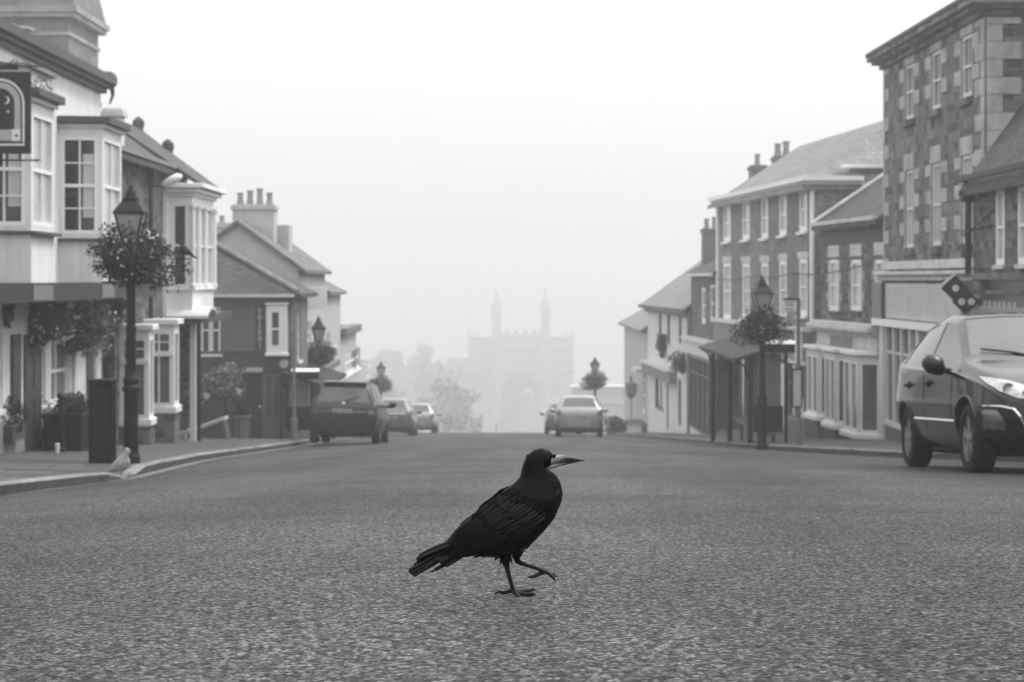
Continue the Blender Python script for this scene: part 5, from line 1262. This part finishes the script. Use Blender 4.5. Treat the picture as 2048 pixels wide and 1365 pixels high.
# standing leg (near side) and lifted leg (far side)
def skin(m, pts, r, n=10): m.tube([pt(*p) for p in pts], r, n)
skin(bd, [(1008, 1090, -.012), (1011, 1112, -.014), (1012, 1124, -.015), (1014.5, 1134, -.015)], [.021, .0145, .0095, .0062])
skin(bd, [(1013.5, 1130, -.015), (1016, 1142, -.015), (1021, 1160, -.014), (1025, 1173, -.013), (1027, 1180, -.013)], [.0068, .0056, .0053, .0056, .0066])
skin(bd, [(1027, 1179, -.013), (1036, 1182, -.02), (1048, 1184.5, -.028), (1058, 1184, -.032), (1066, 1182.5, -.036), (1072, 1183, -.038)], [.0062, .0052, .0053, .0056, .0044, .0015])
skin(bd, [(1027, 1179, -.013), (1038, 1181, -.008), (1050, 1182, .002), (1060, 1181, .006), (1067, 1179, .009), (1073, 1180, .011)], [.0062, .005, .005, .0052, .004, .0012])
skin(bd, [(1027, 1180, -.013), (1034, 1185, -.03), (1040, 1188, -.045), (1047, 1190, -.056), (1051, 1191, -.062)], [.006, .005, .005, .0042, .0014])
skin(bd, [(1026, 1179, -.013), (1017, 1180, -.014), (1008, 1183, -.016), (1003, 1182, -.017), (998, 1180, -.017), (992, 1183, -.017), (987, 1188, -.017)], [.006, .0052, .0054, .0046, .0038, .003, .001])
skin(bd, [(1036, 1098, .012), (1034, 1112, .014), (1033.5, 1120, .014), (1037, 1126, .014)], [.018, .010, .0075, .0066])
skin(bd, [(1035, 1123, .014), (1043, 1128, .014), (1060, 1133, .015), (1078, 1139, .016), (1091, 1145, .016)], [.0068, .0058, .0052, .0052, .0058])
skin(bd, [(1091, 1144, .016), (1080, 1149, .017), (1070, 1153.5, .018), (1062, 1155.5, .018), (1052, 1156, .018)], [.0055, .0048, .0052, .004, .001])
for dy, e in ((.004, (1112, 1162)), (.018, (1118, 1156)), (.032, (1113, 1152))):
    skin(bd, [(1090, 1144.5, .016), (1099, 1148.5, .016+(dy-.016)*.5), (1107, 1153+(e[1]-1157)*.5, dy), (e[0], e[1], dy)], [.0052, .0046, .0042, .001])
o = bd.build('rook', M['black'])
for f in o.data.polygons: f.use_smooth = True
rm = o.modifiers.new('r', 'REMESH'); rm.mode = 'VOXEL'; rm.voxel_size = .0021; rm.use_smooth_shade = True
sm = o.modifiers.new('s', 'SMOOTH'); sm.factor = .5; sm.iterations = 4
me = evaluated(o); bpy.data.objects.remove(o)
def mat_feather():
    m, N, L, B = nt('rook_feathers'); c = coord(N)
    x = noise(N, L, c, 60, 4); L.new(rng_(N, L, x, .3, .7, .001, .004), B.inputs['Base Color'])
    L.new(rng_(N, L, x, .3, .7, .5, .68), B.inputs['Roughness']); B.inputs['Specular IOR Level'].default_value = .08; B.inputs['Sheen Weight'].default_value = .0
    mp = N.new('ShaderNodeMapping'); mp.inputs['Rotation'].default_value = (0, math.radians(-40), 0); mp.inputs['Scale'].default_value = (90, 260, 340); L.new(c, mp.inputs[0])
    bump_(N, L, B, noise(N, L, mp.outputs[0], 1, 3), .35, .002)
    return m
M['rook'] = mat_feather(); M['quill'] = mat('rook_wing_feathers', .002, .40, .5, 40, spec=.19); M['leg'] = mat('rook_leg_skin', .008, .5, .3, 60, .3, 300)
me.materials.clear(); me.materials.append(M['rook']); me.materials.append(M['leg'])
zl = w2(0, 1127)[1]
for p in me.polygons:
    if p.center.z < zl: p.material_index = 1
    p.use_smooth = True
RK = bpy.data.objects.new('rook', me); COL.objects.link(RK); ORG['rook'] = Vector((0, 0, 0)); ORG[RK.name] = Vector((0, 0, 0))
tag(RK, 'glossy black rook with a pale bare bill base striding across the road, one foot lifted', 'bird')
bmr = bmesh.new(); bmr.from_mesh(me); BR = BVHTree.FromBMesh(bmr); bmr.free()
def hit(px, py, side):
    x, z = w2(px, py); h = BR.ray_cast(Vector((x, D0-.5*side, z)), Vector((0, side, 0)))
    return h[0]
def feather(mb, px, py, ang, ln, wd, side, lift=.002, tip=.008, curl=0., nseg=6, ragged=0):
    """a vaned blade on the flank; ang in degrees below horizontal towards the tail, lengths in photo pixels"""
    ca, sa = math.cos(math.radians(ang)), math.sin(math.radians(ang)); rows = []; last = None
    for k in range(nseg+1):
        t = k/nseg; a = ang+curl*t; cx, cy = px-ln*t*math.cos(math.radians(a)), py+ln*t*math.sin(math.radians(a))
        w = wd*(.45+.75*t)*math.sqrt(max(0.0, 1-max(0, (t-.62)/.38)**2.2))*.5 if t < 1 else wd*.06
        row = []
        for s in (-1, -.45, 0, .45, 1):
            qx, qy = cx-s*w*math.sin(math.radians(a)), cy-s*w*math.cos(math.radians(a))
            h = hit(qx, qy, side); y = h.y if h else None
            row.append([qx, qy, y, s])
        ys = [r[2] for r in row if r[2] is not None]
        base = (min(ys) if side > 0 else max(ys)) if ys else last
        if base is None: return
        last = base if last is None else lerp(last, base, .75)
        rows.append([Vector((w2(r[0], r[1])[0], last-side*(lift+tip*t+.0022*(1-abs(r[3]))), w2(r[0], r[1])[1])) for r in row])
    mb.loft(rows, cap=False, closed=False)
rg = random.Random(4)
for side in (1, -1):
    mb = MB()
    # primaries and secondaries
    for k in range(9):
        t = k/8; feather(mb, lerp(1030, 985, t), lerp(1064, 1012, t)+rg.uniform(-2, 2), lerp(20, 38, t), lerp(138, 92, t)+rg.uniform(-5, 5), 20, side, .002+.0006*k, .004)
    for k in range(11):
        t = k/10; feather(mb, lerp(1072, 1000, t), lerp(1046, 990, t), lerp(24, 40, t)+rg.uniform(-3, 3), 62+rg.uniform(-6, 6), 17, side, .005+.0004*k+rg.uniform(0, .001), .004)
    for k in range(12):
        t = k/11; feather(mb, lerp(1090, 1016, t), lerp(1030, 980, t), lerp(28, 44, t)+rg.uniform(-4, 4), 42+rg.uniform(-5, 5), 15+rg.uniform(-3, 3), side, .006+rg.uniform(0, .0015), .004)
    mb.build('wing', M['quill'], RK, smooth=True, recalc=False)
    mb = MB()
    for _ in range(60):
        u = rg.random(); v = rg.random(); feather(mb, lerp(1030, 960, u)+v*26, lerp(968, 1018, u)+v*18, 42+rg.uniform(-12, 12), rg.uniform(18, 30), 13, side, .004+.004*rg.random(), .004, nseg=4)
    for _ in range(70):
        u = rg.random(); v = rg.random(); feather(mb, lerp(1120, 1060, u)-v*48, lerp(975, 1075, u)+v*12, lerp(62, 30, u)+rg.uniform(-14, 14), rg.uniform(16, 26), 11, side, .001, .003, nseg=4)
    mb.build('contour_feathers', M['rook'], RK, smooth=True, recalc=False)
# loose feather tips along the belly and thighs
mb = MB()
def spike(px, py, ang, ln, wd, dy):
    a = math.radians(ang); d, e = (-math.cos(a), math.sin(a)), (math.sin(a), math.cos(a)); rows = []
    for t, w in ((0, 1), (.35, .95), (.7, .6), (1, .05)):
        c = (px+d[0]*ln*t, py+d[1]*ln*t); rows.append([pt(c[0]-s*e[0]*wd*w*.5, c[1]-s*e[1]*wd*w*.5, dy-.0015*(1-abs(s))) for s in (-1, 0, 1)])
    mb.loft(rows, cap=False, closed=False)
for k in range(54):
    t = rg.random(); px = lerp(906, 1062, t); py = interp([(906, 1104), (940, 1103), (972, 1105), (1005, 1106), (1035, 1098), (1062, 1080)], px); spike(px, py, interp([(906, 14), (980, 24), (1010, 45), (1030, 60), (1062, 52)], px)+rg.uniform(-9, 9), rg.uniform(12, 22), rg.uniform(5, 9), rg.uniform(-.035, .03))
for k in range(14): spike(rg.uniform(998, 1022), rg.uniform(1100, 1112), rg.uniform(70, 110), rg.uniform(10, 20), 5, rg.uniform(-.028, .0))
for k in range(8): spike(rg.uniform(1028, 1042), rg.uniform(1098, 1108), rg.uniform(70, 110), rg.uniform(8, 14), 5, rg.uniform(.0, .025))
for k in range(26):
    t = rg.random(); px = lerp(1041, 1060, t); spike(lerp(1039, 1052, t)+3, lerp(960, 908, t), rg.uniform(50, 78), rg.uniform(5, 9), 3, rg.uniform(-.012, .012))
mb.build('ruffled_feathers', M['rook'], RK, recalc=False)
# tail
mb = MB()
def blade(p0, p1, wd, dy0, dy1, th=.0012, r=.85):
    a = Vector((p1[0]-p0[0], p1[1]-p0[1])); n = Vector((-a.y, a.x)).normalized(); rings = []
    for t in (0, .25, .5, .75, .9, .97, 1.0):
        w = wd*(.6+.4*min(1, t*2))*(1 if t < .9 else (r if t < .99 else .45))*.5; c = (p0[0]+a.x*t, p0[1]+a.y*t); dy = lerp(dy0, dy1, t)
        rings.append([pt(c[0]+n.x*w*s, c[1]+n.y*w*s, dy+e) for s, e in ((-1, 0), (0, -.002-th), (1, 0), (0, th))])
    mb.loft(rings)
for (p0, p1, w, y0_, y1_) in (((918, 1078), (840, 1112), 17, -.012, -.02), ((915, 1084), (834, 1120), 17, -.006, -.012), ((915, 1090), (819, 1143), 17, -.003, -.006), ((912, 1096), (824, 1146), 15, -.009, -.016), ((918, 1092), (828, 1134), 16, .004, .008), ((926, 1109), (868, 1142), 8, .006, .02), ((924, 1111), (860, 1147), 5, .012, .028), ((934, 1100), (880, 1121), 14, -.012, -.02), ((916, 1082), (846, 1109), 7, -.016, -.026), ((914, 1094), (829, 1149), 6, -.012, -.02), ((913, 1088), (822, 1136), 6, -.01, -.018), ((926, 1108), (892, 1130), 6, -.014, -.02), ((936, 1104), (905, 1122), 6, -.014, -.02)): blade(p0, p1, w, y0_, y1_)
mb.build('tail', M['quill'], RK, recalc=True)
# bill
def mat_bill():
    m, N, L, B = nt('bill_horn'); c = coord(N); B.inputs['Roughness'].default_value = .38
    sp = N.new('ShaderNodeSeparateXYZ'); L.new(c, sp.inputs[0]); x0, x1 = w2(1099, 0)[0], w2(1136, 0)[0]
    mp = N.new('ShaderNodeMapping'); mp.inputs['Scale'].default_value = (25, 60, 160); mp.inputs['Rotation'].default_value = (0, .25, 0); L.new(c, mp.inputs[0])
    nz = noise(N, L, mp.outputs[0], 2.2, 5)
    x = mth(N, L, 'ADD', sp.outputs[0], rng_(N, L, nz, .3, .7, -.014, .014))
    v = rng_(N, L, x, x0, x1, .42, .018); v = mth(N, L, 'MULTIPLY', v, rng_(N, L, nz, .35, .65, .45, 1.25)); L.new(v, B.inputs['Base Color'])
    bump_(N, L, B, nz, .4, .002); return m
M['bill'] = mat_bill()
GA = [(1092, 931), (1108, 927), (1130, 924), (1150, 922), (1166, 920.5)]
def bill(sec, name):
    m = loft_bird(sec, w2, D0, 16); return m.build(name, M['bill'], RK, smooth=True)
bill([((1104, 909), (1093, 931.5), .0135), ((1113, 909.5), (1108, 928), .0115), ((1124, 909), (1124, 925.5), .0092), ((1138, 910.5), (1138, 924), .0072), ((1152, 913.3), (1152, 922.3), .005), ((1163, 917), (1163, 921), .0028), ((1170.5, 920.2), (1170.5, 921), .0006)], 'upper_bill')
bill([((1093, 930), (1094, 939), .0115), ((1108, 926.6), (1107, 935.5), .0098), ((1124, 924.2), (1122, 931), .0075), ((1140, 922.4), (1138, 927.6), .005), ((1154, 921), (1153, 923.8), .0028), ((1163, 920), (1163, 921), .0008)], 'lower_bill')
m = MB()
for s in (1, -1):
    h = hit(1094.5, 914.5, s); m.ball((h.x, h.y+s*.0012, h.z), .0042, 14, 8)
m.build('eye', M['black'], RK, smooth=True)
m = MB()
for s in (1, -1):
    for k in range(16):
        px, py = rg.uniform(1102, 1112), rg.uniform(909, 914); x, z = w2(px, py); m.leaf((x, D0-s*(.0105+.001*rg.random()), z), .008, rg)
m.build('nostril_bristles', M['rook'], RK, recalc=False)
# sit the foot on the road
RK.location = (0, 0, road_z(.0, D0)-(w2(0, 1187)[1]-.0045)-.002)

# ------------------------------------------------------------------ the small birds
GU = [((52, 11), (52, 16), .04), ((46, 4), (49, 21), .10), ((37, 1), (46, 27), .12), ((31, 12), (48, 33), .11), ((24, 24), (52, 46), .18), ((15, 31), (49, 60), .24), ((6, 40), (38, 70), .25), ((-3, 50), (22, 74), .20), ((-10, 60), (6, 76), .12), ((-17, 69), (-6, 79), .05)]
def small_bird(name, label, pose_h, loc, mt, facing=1, legs=True, tilt=0.0):
    """profile in a 100 unit tall frame, head towards +x when facing is +1"""
    k = pose_h/90
    f = lambda px, py: ((px-20)*k, (90-py)*k)
    m = MB(); rings = []
    for top, bot, hw in GU:
        a, b = Vector((f(*top)[0], 0, f(*top)[1])), Vector((f(*bot)[0], 0, f(*bot)[1])); c = (a+b)/2; r = (a-b)/2
        rings.append([c+r*math.cos(q)+Vector((0, hw*1.05*pose_h*math.sin(q)*.85, 0)) for q in [2*math.pi*i/16 for i in range(16)]])
    m.loft(rings)
    if legs:
        for y in (-.05*pose_h, .05*pose_h):
            m.tube([(f(22, 64)[0], y, f(22, 64)[1]), (f(24, 76)[0], y, f(24, 76)[1]), (f(23, 89)[0], y, f(23, 89)[1])], [.04*pose_h, .018*pose_h, .016*pose_h], 8)
            for dy in (-.05, 0, .05): m.tube([(f(23, 89)[0], y, f(23, 89)[1]), (f(36, 90)[0], y+dy*pose_h, .01*pose_h)], [.016*pose_h, .01*pose_h], 6)
    o = m.build(name, M[mt], None, smooth=True)
    return o, f
M['gull'] = mat('mottled_gull', .26, .8, .7, 45, .4, 60); M['smallbird'] = mat('small_dark_bird', .012, .7, .3, 40)
o, f = small_bird('gull', None, .37, None, 'gull', 1)
tag(o, 'mottled young gull standing at the dropped kerb on the left', 'bird')
m = MB(); m.loft([[(f(50, 9)[0], -.009, f(50, 9)[1]), (f(50, 9)[0], .009, f(50, 9)[1]), (f(50, 15)[0], .007, f(50, 15)[1]), (f(50, 15)[0], -.007, f(50, 15)[1])], [(f(62, 14)[0], -.002, f(62, 13)[1]), (f(62, 14)[0], .002, f(62, 13)[1]), (f(62, 14)[0], .002, f(62, 15)[1]), (f(62, 14)[0], -.002, f(62, 15)[1])]]); m.build('bill', M['trim'], o)
for s in (-1, 1):
    m = MB(); rows = []
    for px, py, h in ((38, 38, 7), (25, 47, 13), (10, 58, 11), (-4, 67, 5), (-16, 76, 1)): rows.append([(f(px-4, py-h)[0]*1, s*(.055+.012*math.sin(px)), f(px, py-h)[1]), (f(px, py)[0], s*(.072), f(px, py)[1]), (f(px+3, py+h)[0], s*.06, f(px, py+h)[1])])
    m.loft(rows, cap=False, closed=False); m.build('wing', M['gull'], o, smooth=True, recalc=False)
m = MB(); m.ball((f(44, 9)[0], -.026, f(44, 9)[1]), .007, 8, 5); m.ball((f(44, 9)[0], .026, f(44, 9)[1]), .007, 8, 5); m.build('eye', M['trim'], o)
d = 25.7; x = (240-CX)/F*d; o.location = (x, d, pave_z(x-.25, d)+.0); o.rotation_euler = (0, 0, .15)
o, f = small_bird('perched_bird', None, .26, None, 'smallbird', 1, legs=True)
tag(o, 'small dark bird perched on an arm beside the lamp flowers, before the white bay', 'bird')
m = MB(); m.tube([(f(50, 11)[0], 0, f(50, 11)[1]), (f(61, 14)[0], 0, f(61, 14)[1])], [.008, .001], 6); m.build('bill', M['trim'], o)
m = MB(); m.hexa([(f(a, b)[0], c, f(a, b)[1]) for a, b in ((-8, 64), (0, 76), (-34, 96), (-40, 90)) for c in (-.02, .02)]); m.build('tail', M['smallbird'], o)
pb = at(371, 518, 29.0); o.location = pb+Vector((0, 0, .012)); o.rotation_euler = (0, 0, math.pi)
t = thing('lamp_arm', 'thin iron arm with a stay, sticking out right of the flowers on the near lamp', 'bracket', tuple(at(262, 518, 29)))
m = MB(); m.tube([at(262, 518, 29), at(380, 518, 29)], .009, 6); m.tube([at(300, 478, 29), at(347, 505, 29)], .008, 6); m.tube([at(338, 530, 29), at(333, 545, 29), at(325, 552, 29)], .012, 6); m.build('arm', M['iron'], t)
# ------------------------------------------------------------------ gatehouse in the fog
DG = 800.0; kg = DG/F
def gx(px): return (px-CX)*kg
def gz(py): return (HY-py)*kg
GT = thing('gatehouse', 'pale battlemented stone gatehouse with two tall turrets fading into the fog', 'monument', (gx(1042), DG, -24))
m = MB(); y0, y1 = DG, DG+20
zt, zb = gz(675), -92
ar = 7.6; ax = gx(1040); spr = gz(790)
xs = [gx(937), ax-ar, ax+ar, gx(1147)]
m.box((xs[0], y0, zb), (xs[1], y1, zt)); m.box((xs[2], y0, zb), (xs[3], y1, zt))
n = 16; pts = [(ax-ar*math.cos(math.pi*k/n), spr+ar*1.15*math.sin(math.pi*k/n)) for k in range(n+1)]
for (a, b), (c, d_) in zip(pts, pts[1:]): m.hexa([(a, y0, b), (c, y0, d_), (c, y1, d_), (a, y1, b), (a, y0, zt), (c, y0, zt), (c, y1, zt), (a, y1, zt)])
m.build('wall', M['monument'], GT)
m = MB(); m.box((xs[0]-.1, y0+16, zb), (xs[3]+.1, y0+16.5, gz(745))); m.build('inner_wall', M['oldstone'], GT)
m = MB()
for py, o, h in ((700, .4, .8), (745, .6, 1.3), (715, .25, .4), (679, .3, .5)): m.box((xs[0]-o, y0-o, gz(py)-h/2), (xs[3]+o, y1+o, gz(py)+h/2))
m.build('string_course', M['oldstone'], GT)
m = MB()
for px in (1000, 1015, 1032, 1050, 1068, 1084): m.box((gx(px-5), y0-.1, zt-.2), (gx(px+5), y0+1.6, gz(661)))
m.box((gx(985), y0-.12, zt-.4), (gx(1100), y0+1, gz(670))); m.build('battlement', M['monument'], GT)
for px, yt in ((993, 580), (1091, 570)):
    m = MB(); x = gx(px); m.lathe([(r*kg, z) for r, z in ((10.5, zb), (10.5, gz(745)), (10, gz(742)), (9.5, gz(636)), (12, gz(632)), (12, gz(612)), (10, gz(610)), (2.6, gz(590)), (3, gz(588)), (.7, gz(yt)))], (x, y0+.2, 0), 8); m.build('turret', M['monument'], GT)
m = MB()
for px in (938, 949, 1134, 1146): m.lathe([(.45, zt-1), (.42, gz(668)), (.28, gz(665)), (.04, gz(657))], (gx(px), y0+.4, 0), 8)
for px in (941, 1143): m.lathe([(1.3, zb), (1.3, gz(800)), (.9, gz(795)), (.9, gz(700))], (gx(px), y0, 0), 8)
m.build('pinnacle', M['monument'], GT)
m = MB()
for px in (970, 1112): m.box((gx(px-8), y0-.06, gz(790)), (gx(px+8), y0-.02, gz(752)))
m.build('niche', M['oldstone'], GT)
t = thing('white_kiosk', 'faint white gabled kiosk standing in front of the gatehouse arch', 'kiosk', (gx(1056)*.9, DG*.9, -50))
q = .9*DG; a, b = at(1042, 0, q).x, at(1070, 0, q).x; z1, z2 = at(0, 790, q).z, at(0, 778, q).z; m = MB(); m.box((a, q, -80), (b, q+4, z1)); m.build('wall', M['monument'], t)
m = MB(); m.prism([(a-.2, q-.2, z1), (b+.2, q-.2, z1), ((a+b)/2+.5, q-.2, z2)], (0, 4.4, 0)); m.build('roof', M['pale'], t)
# ------------------------------------------------------------------ trees, hedge, low white hall
rt = random.Random(8)
def tree(px, ytop, wpx, d, lab):
    k = d/F; x = (px-CX)*k; zt = (HY-ytop)*k; r = wpx*k/2; zb = max(cz(d)-1, zt-(zt-(HY-870)*k)*1.1); t = thing('broadleaf_tree', lab, 'tree', (x, d, zb), 'trees in the fog below the street')
    m = MB(); m.tube([(x, d, zb), (x+.2, d, lerp(zb, zt, .4)), (x, d, lerp(zb, zt, .75))], [.35, .25, .1], 8)
    for q in range(7):
        a = q*.9; m.tube([(x+.1, d, lerp(zb, zt, .3+.05*q)), (x+r*.7*math.cos(a), d+r*.6*math.sin(a), lerp(zb, zt, .5+.05*q))], [.14, .03], 5)
    m.build('trunk', M['bark'], t)
    m = MB(); zc = lerp(zb, zt, .56); rz = (zt-zb)*.46
    for c in range(64):
        dd = Vector((rt.gauss(0, 1), rt.gauss(0, 1), rt.gauss(0, 1))).normalized()*rt.uniform(.35, .92); cc = Vector((x+dd.x*r, d+dd.y*r, zc+dd.z*rz)); cr = r*rt.uniform(.15, .3)
        for _ in range(48):
            p = Vector((rt.gauss(0, 1), rt.gauss(0, 1), rt.gauss(0, 1))).normalized()*cr*rt.uniform(.5, 1.1); m.leaf(cc+p, .62*rt.uniform(.6, 1.3)*d/220, rt)
    m.build('crown', M['tree'], t, recalc=False)
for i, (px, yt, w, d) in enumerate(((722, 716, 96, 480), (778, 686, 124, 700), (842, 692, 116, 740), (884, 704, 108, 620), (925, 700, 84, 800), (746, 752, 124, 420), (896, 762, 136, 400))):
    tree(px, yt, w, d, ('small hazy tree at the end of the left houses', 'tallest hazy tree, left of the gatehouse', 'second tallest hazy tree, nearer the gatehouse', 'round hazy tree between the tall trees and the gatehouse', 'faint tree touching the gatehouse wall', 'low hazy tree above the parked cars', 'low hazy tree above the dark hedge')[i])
t = thing('clipped_hedge', 'low dark hedge in the fog to the left of the gatehouse', 'hedge', (at(915, 0, 300).x, 300, cz(300)))
m = MB()
for _ in range(2600):
    px = rt.uniform(868, 965); p = at(px, 0, 300+rt.uniform(-.8, .8)); m.leaf((p.x, p.y, rt.uniform(cz(300)-1, at(0, 834+4*math.sin(px*.2), 300).z)), .36, rt)
m.build('foliage', M['leaf'], t, recalc=False)
GB_ = 'pale posts at the bottom of the street'
for i, (px, yt) in enumerate(((882, 846), (937, 842), (993, 846))):
    d = 210; x = (px-CX)/F*d; z0 = cz(d)-.3; zt = (HY-yt)/F*d
    t = thing('white_post', ('pale post in the fog by the left end of the hedge', 'pale post in the fog at the right end of the hedge', 'pale post in the fog before the gatehouse arch')[i], 'bollard', (x, d, z0), GB_)
    m = MB(); m.lathe([(.14, z0), (.14, zt-.1), (.11, zt-.05), (.02, zt)], (x, d, 0), 8); m.build('post', M['pale'], t)
DH = 330.0; kh_ = DH/F
t = thing('white_hall', 'low flat roofed white hall in the haze behind the distant lamp', 'hall', (7, DH, -14))
x0, x1 = (1146-CX)*kh_, (1300-CX)*kh_; hz_ = lambda py: (HY-py)*kh_
m = MB(); m.box((x0, DH, -45), (x1, DH+12, hz_(776))); m.build('wall', M['pale'], t)
m = MB()
for py, o, h in ((774, .3, .16), (783, .12, .1), (803, .3, .5)): m.box((x0-o, DH-o, hz_(py)-h), (x1+o, DH+7+o, hz_(py)))
m.build('cornice', M['pale'], t)
m = MB(); m.box((x0+3, DH-.06, -45), (x0+5, DH-.01, hz_(832))); m.box((x0+1, DH-.06, -45), (x0+2.2, DH-.01, hz_(838))); m.build('door', M['renderdark'], t)
t = thing('dark_shrub', 'dark rounded shrub right of the silver car', 'shrub', (at(1232, 0, 112).x, 112, cz(112)))
c = at(1232, 853, 112); leaves(c, (.75, .6, .6), 900, .16, rt, 'leaf', 'foliage', t, shell=.2); m = MB(); m.tube([(c.x, c.y, cz(112)), (c.x, c.y, c.z)], [.1, .04], 6); m.build('stem', M['bark'], t)
c = at(1268, 868, 112); z0 = c.z-.3
t = thing('white_bin', 'squat white salt bin with a grey lid at the foot of the right row', 'bin', (c.x, 112, z0))
m = MB(); m.box((c.x-.42, 111.7, z0), (c.x+.42, 112.4, z0+.85)); m.build('case', M['white'], t, bevel=.02)
m = MB(); m.hexa([(c.x-.5, 111.6, z0+.855), (c.x+.5, 111.6, z0+.855), (c.x+.5, 112.5, z0+.855), (c.x-.5, 112.5, z0+.855), (c.x-.32, 111.8, z0+1.12), (c.x+.32, 111.8, z0+1.12), (c.x+.32, 112.3, z0+1.12), (c.x-.32, 112.3, z0+1.12)]); m.build('lid', M['midpaint'], t)
SPLIT = set('pilaster panel dado ground_floor_band corner_board lintel post column pinnacle downpipe niche brace shutter door_handle chrome_strip glazing notice eye mirror cornice_block window terminal bolt dot reflector wiper finial bracket wing_gutter transom_light brooch'.split())
def split_islands(o):
    me = o.data; par = list(range(len(me.vertices)))
    def find(i):
        while par[i] != i: par[i] = par[par[i]]; i = par[i]
        return i
    for p in me.polygons:
        a = find(p.vertices[0])
        for v in p.vertices[1:]: par[find(v)] = a
    gr = {}
    for p in me.polygons: gr.setdefault(find(p.vertices[0]), []).append(p)
    if len(gr) < 2 or len(gr) > 12: return
    base = o.name.split('.')[0]; first = True; sm = me.polygons[0].use_smooth
    for fs in gr.values():
        ids = {}; f2 = []
        for p in fs: f2.append([ids.setdefault(v, len(ids)) for v in p.vertices])
        m2 = bpy.data.meshes.new(base); m2.from_pydata([me.vertices[v].co.copy() for v in ids], [], f2)
        for m_ in me.materials: m2.materials.append(m_)
        m2.update(); box_uv(m2); m2.polygons.foreach_set('use_smooth', [sm]*len(m2.polygons))
        if first: keep = m2; first = False
        else: q = bpy.data.objects.new(base, m2); COL.objects.link(q); q.parent = o.parent
    o.data = keep
for o in list(bpy.data.objects):
    if o.type == 'MESH' and o.parent and o.name.split('.')[0] in SPLIT and not (o.name.startswith('window') and o.children): split_islands(o)
SC.view_settings.view_transform = 'Standard'; SC.view_settings.look = 'None'; SC.view_settings.exposure = EXPO; SC.view_settings.gamma = 1
SC.render.engine = 'CYCLES'
SC.cycles.volume_bounces = VB; SC.cycles.max_bounces = 8; SC.cycles.diffuse_bounces = 3; SC.cycles.glossy_bounces = 3; SC.cycles.transmission_bounces = 2
SC.cycles.use_denoising = DENOISE; SC.cycles.use_adaptive_sampling = False; SC.cycles.sample_clamp_indirect = 4
bpy.context.view_layer.update()
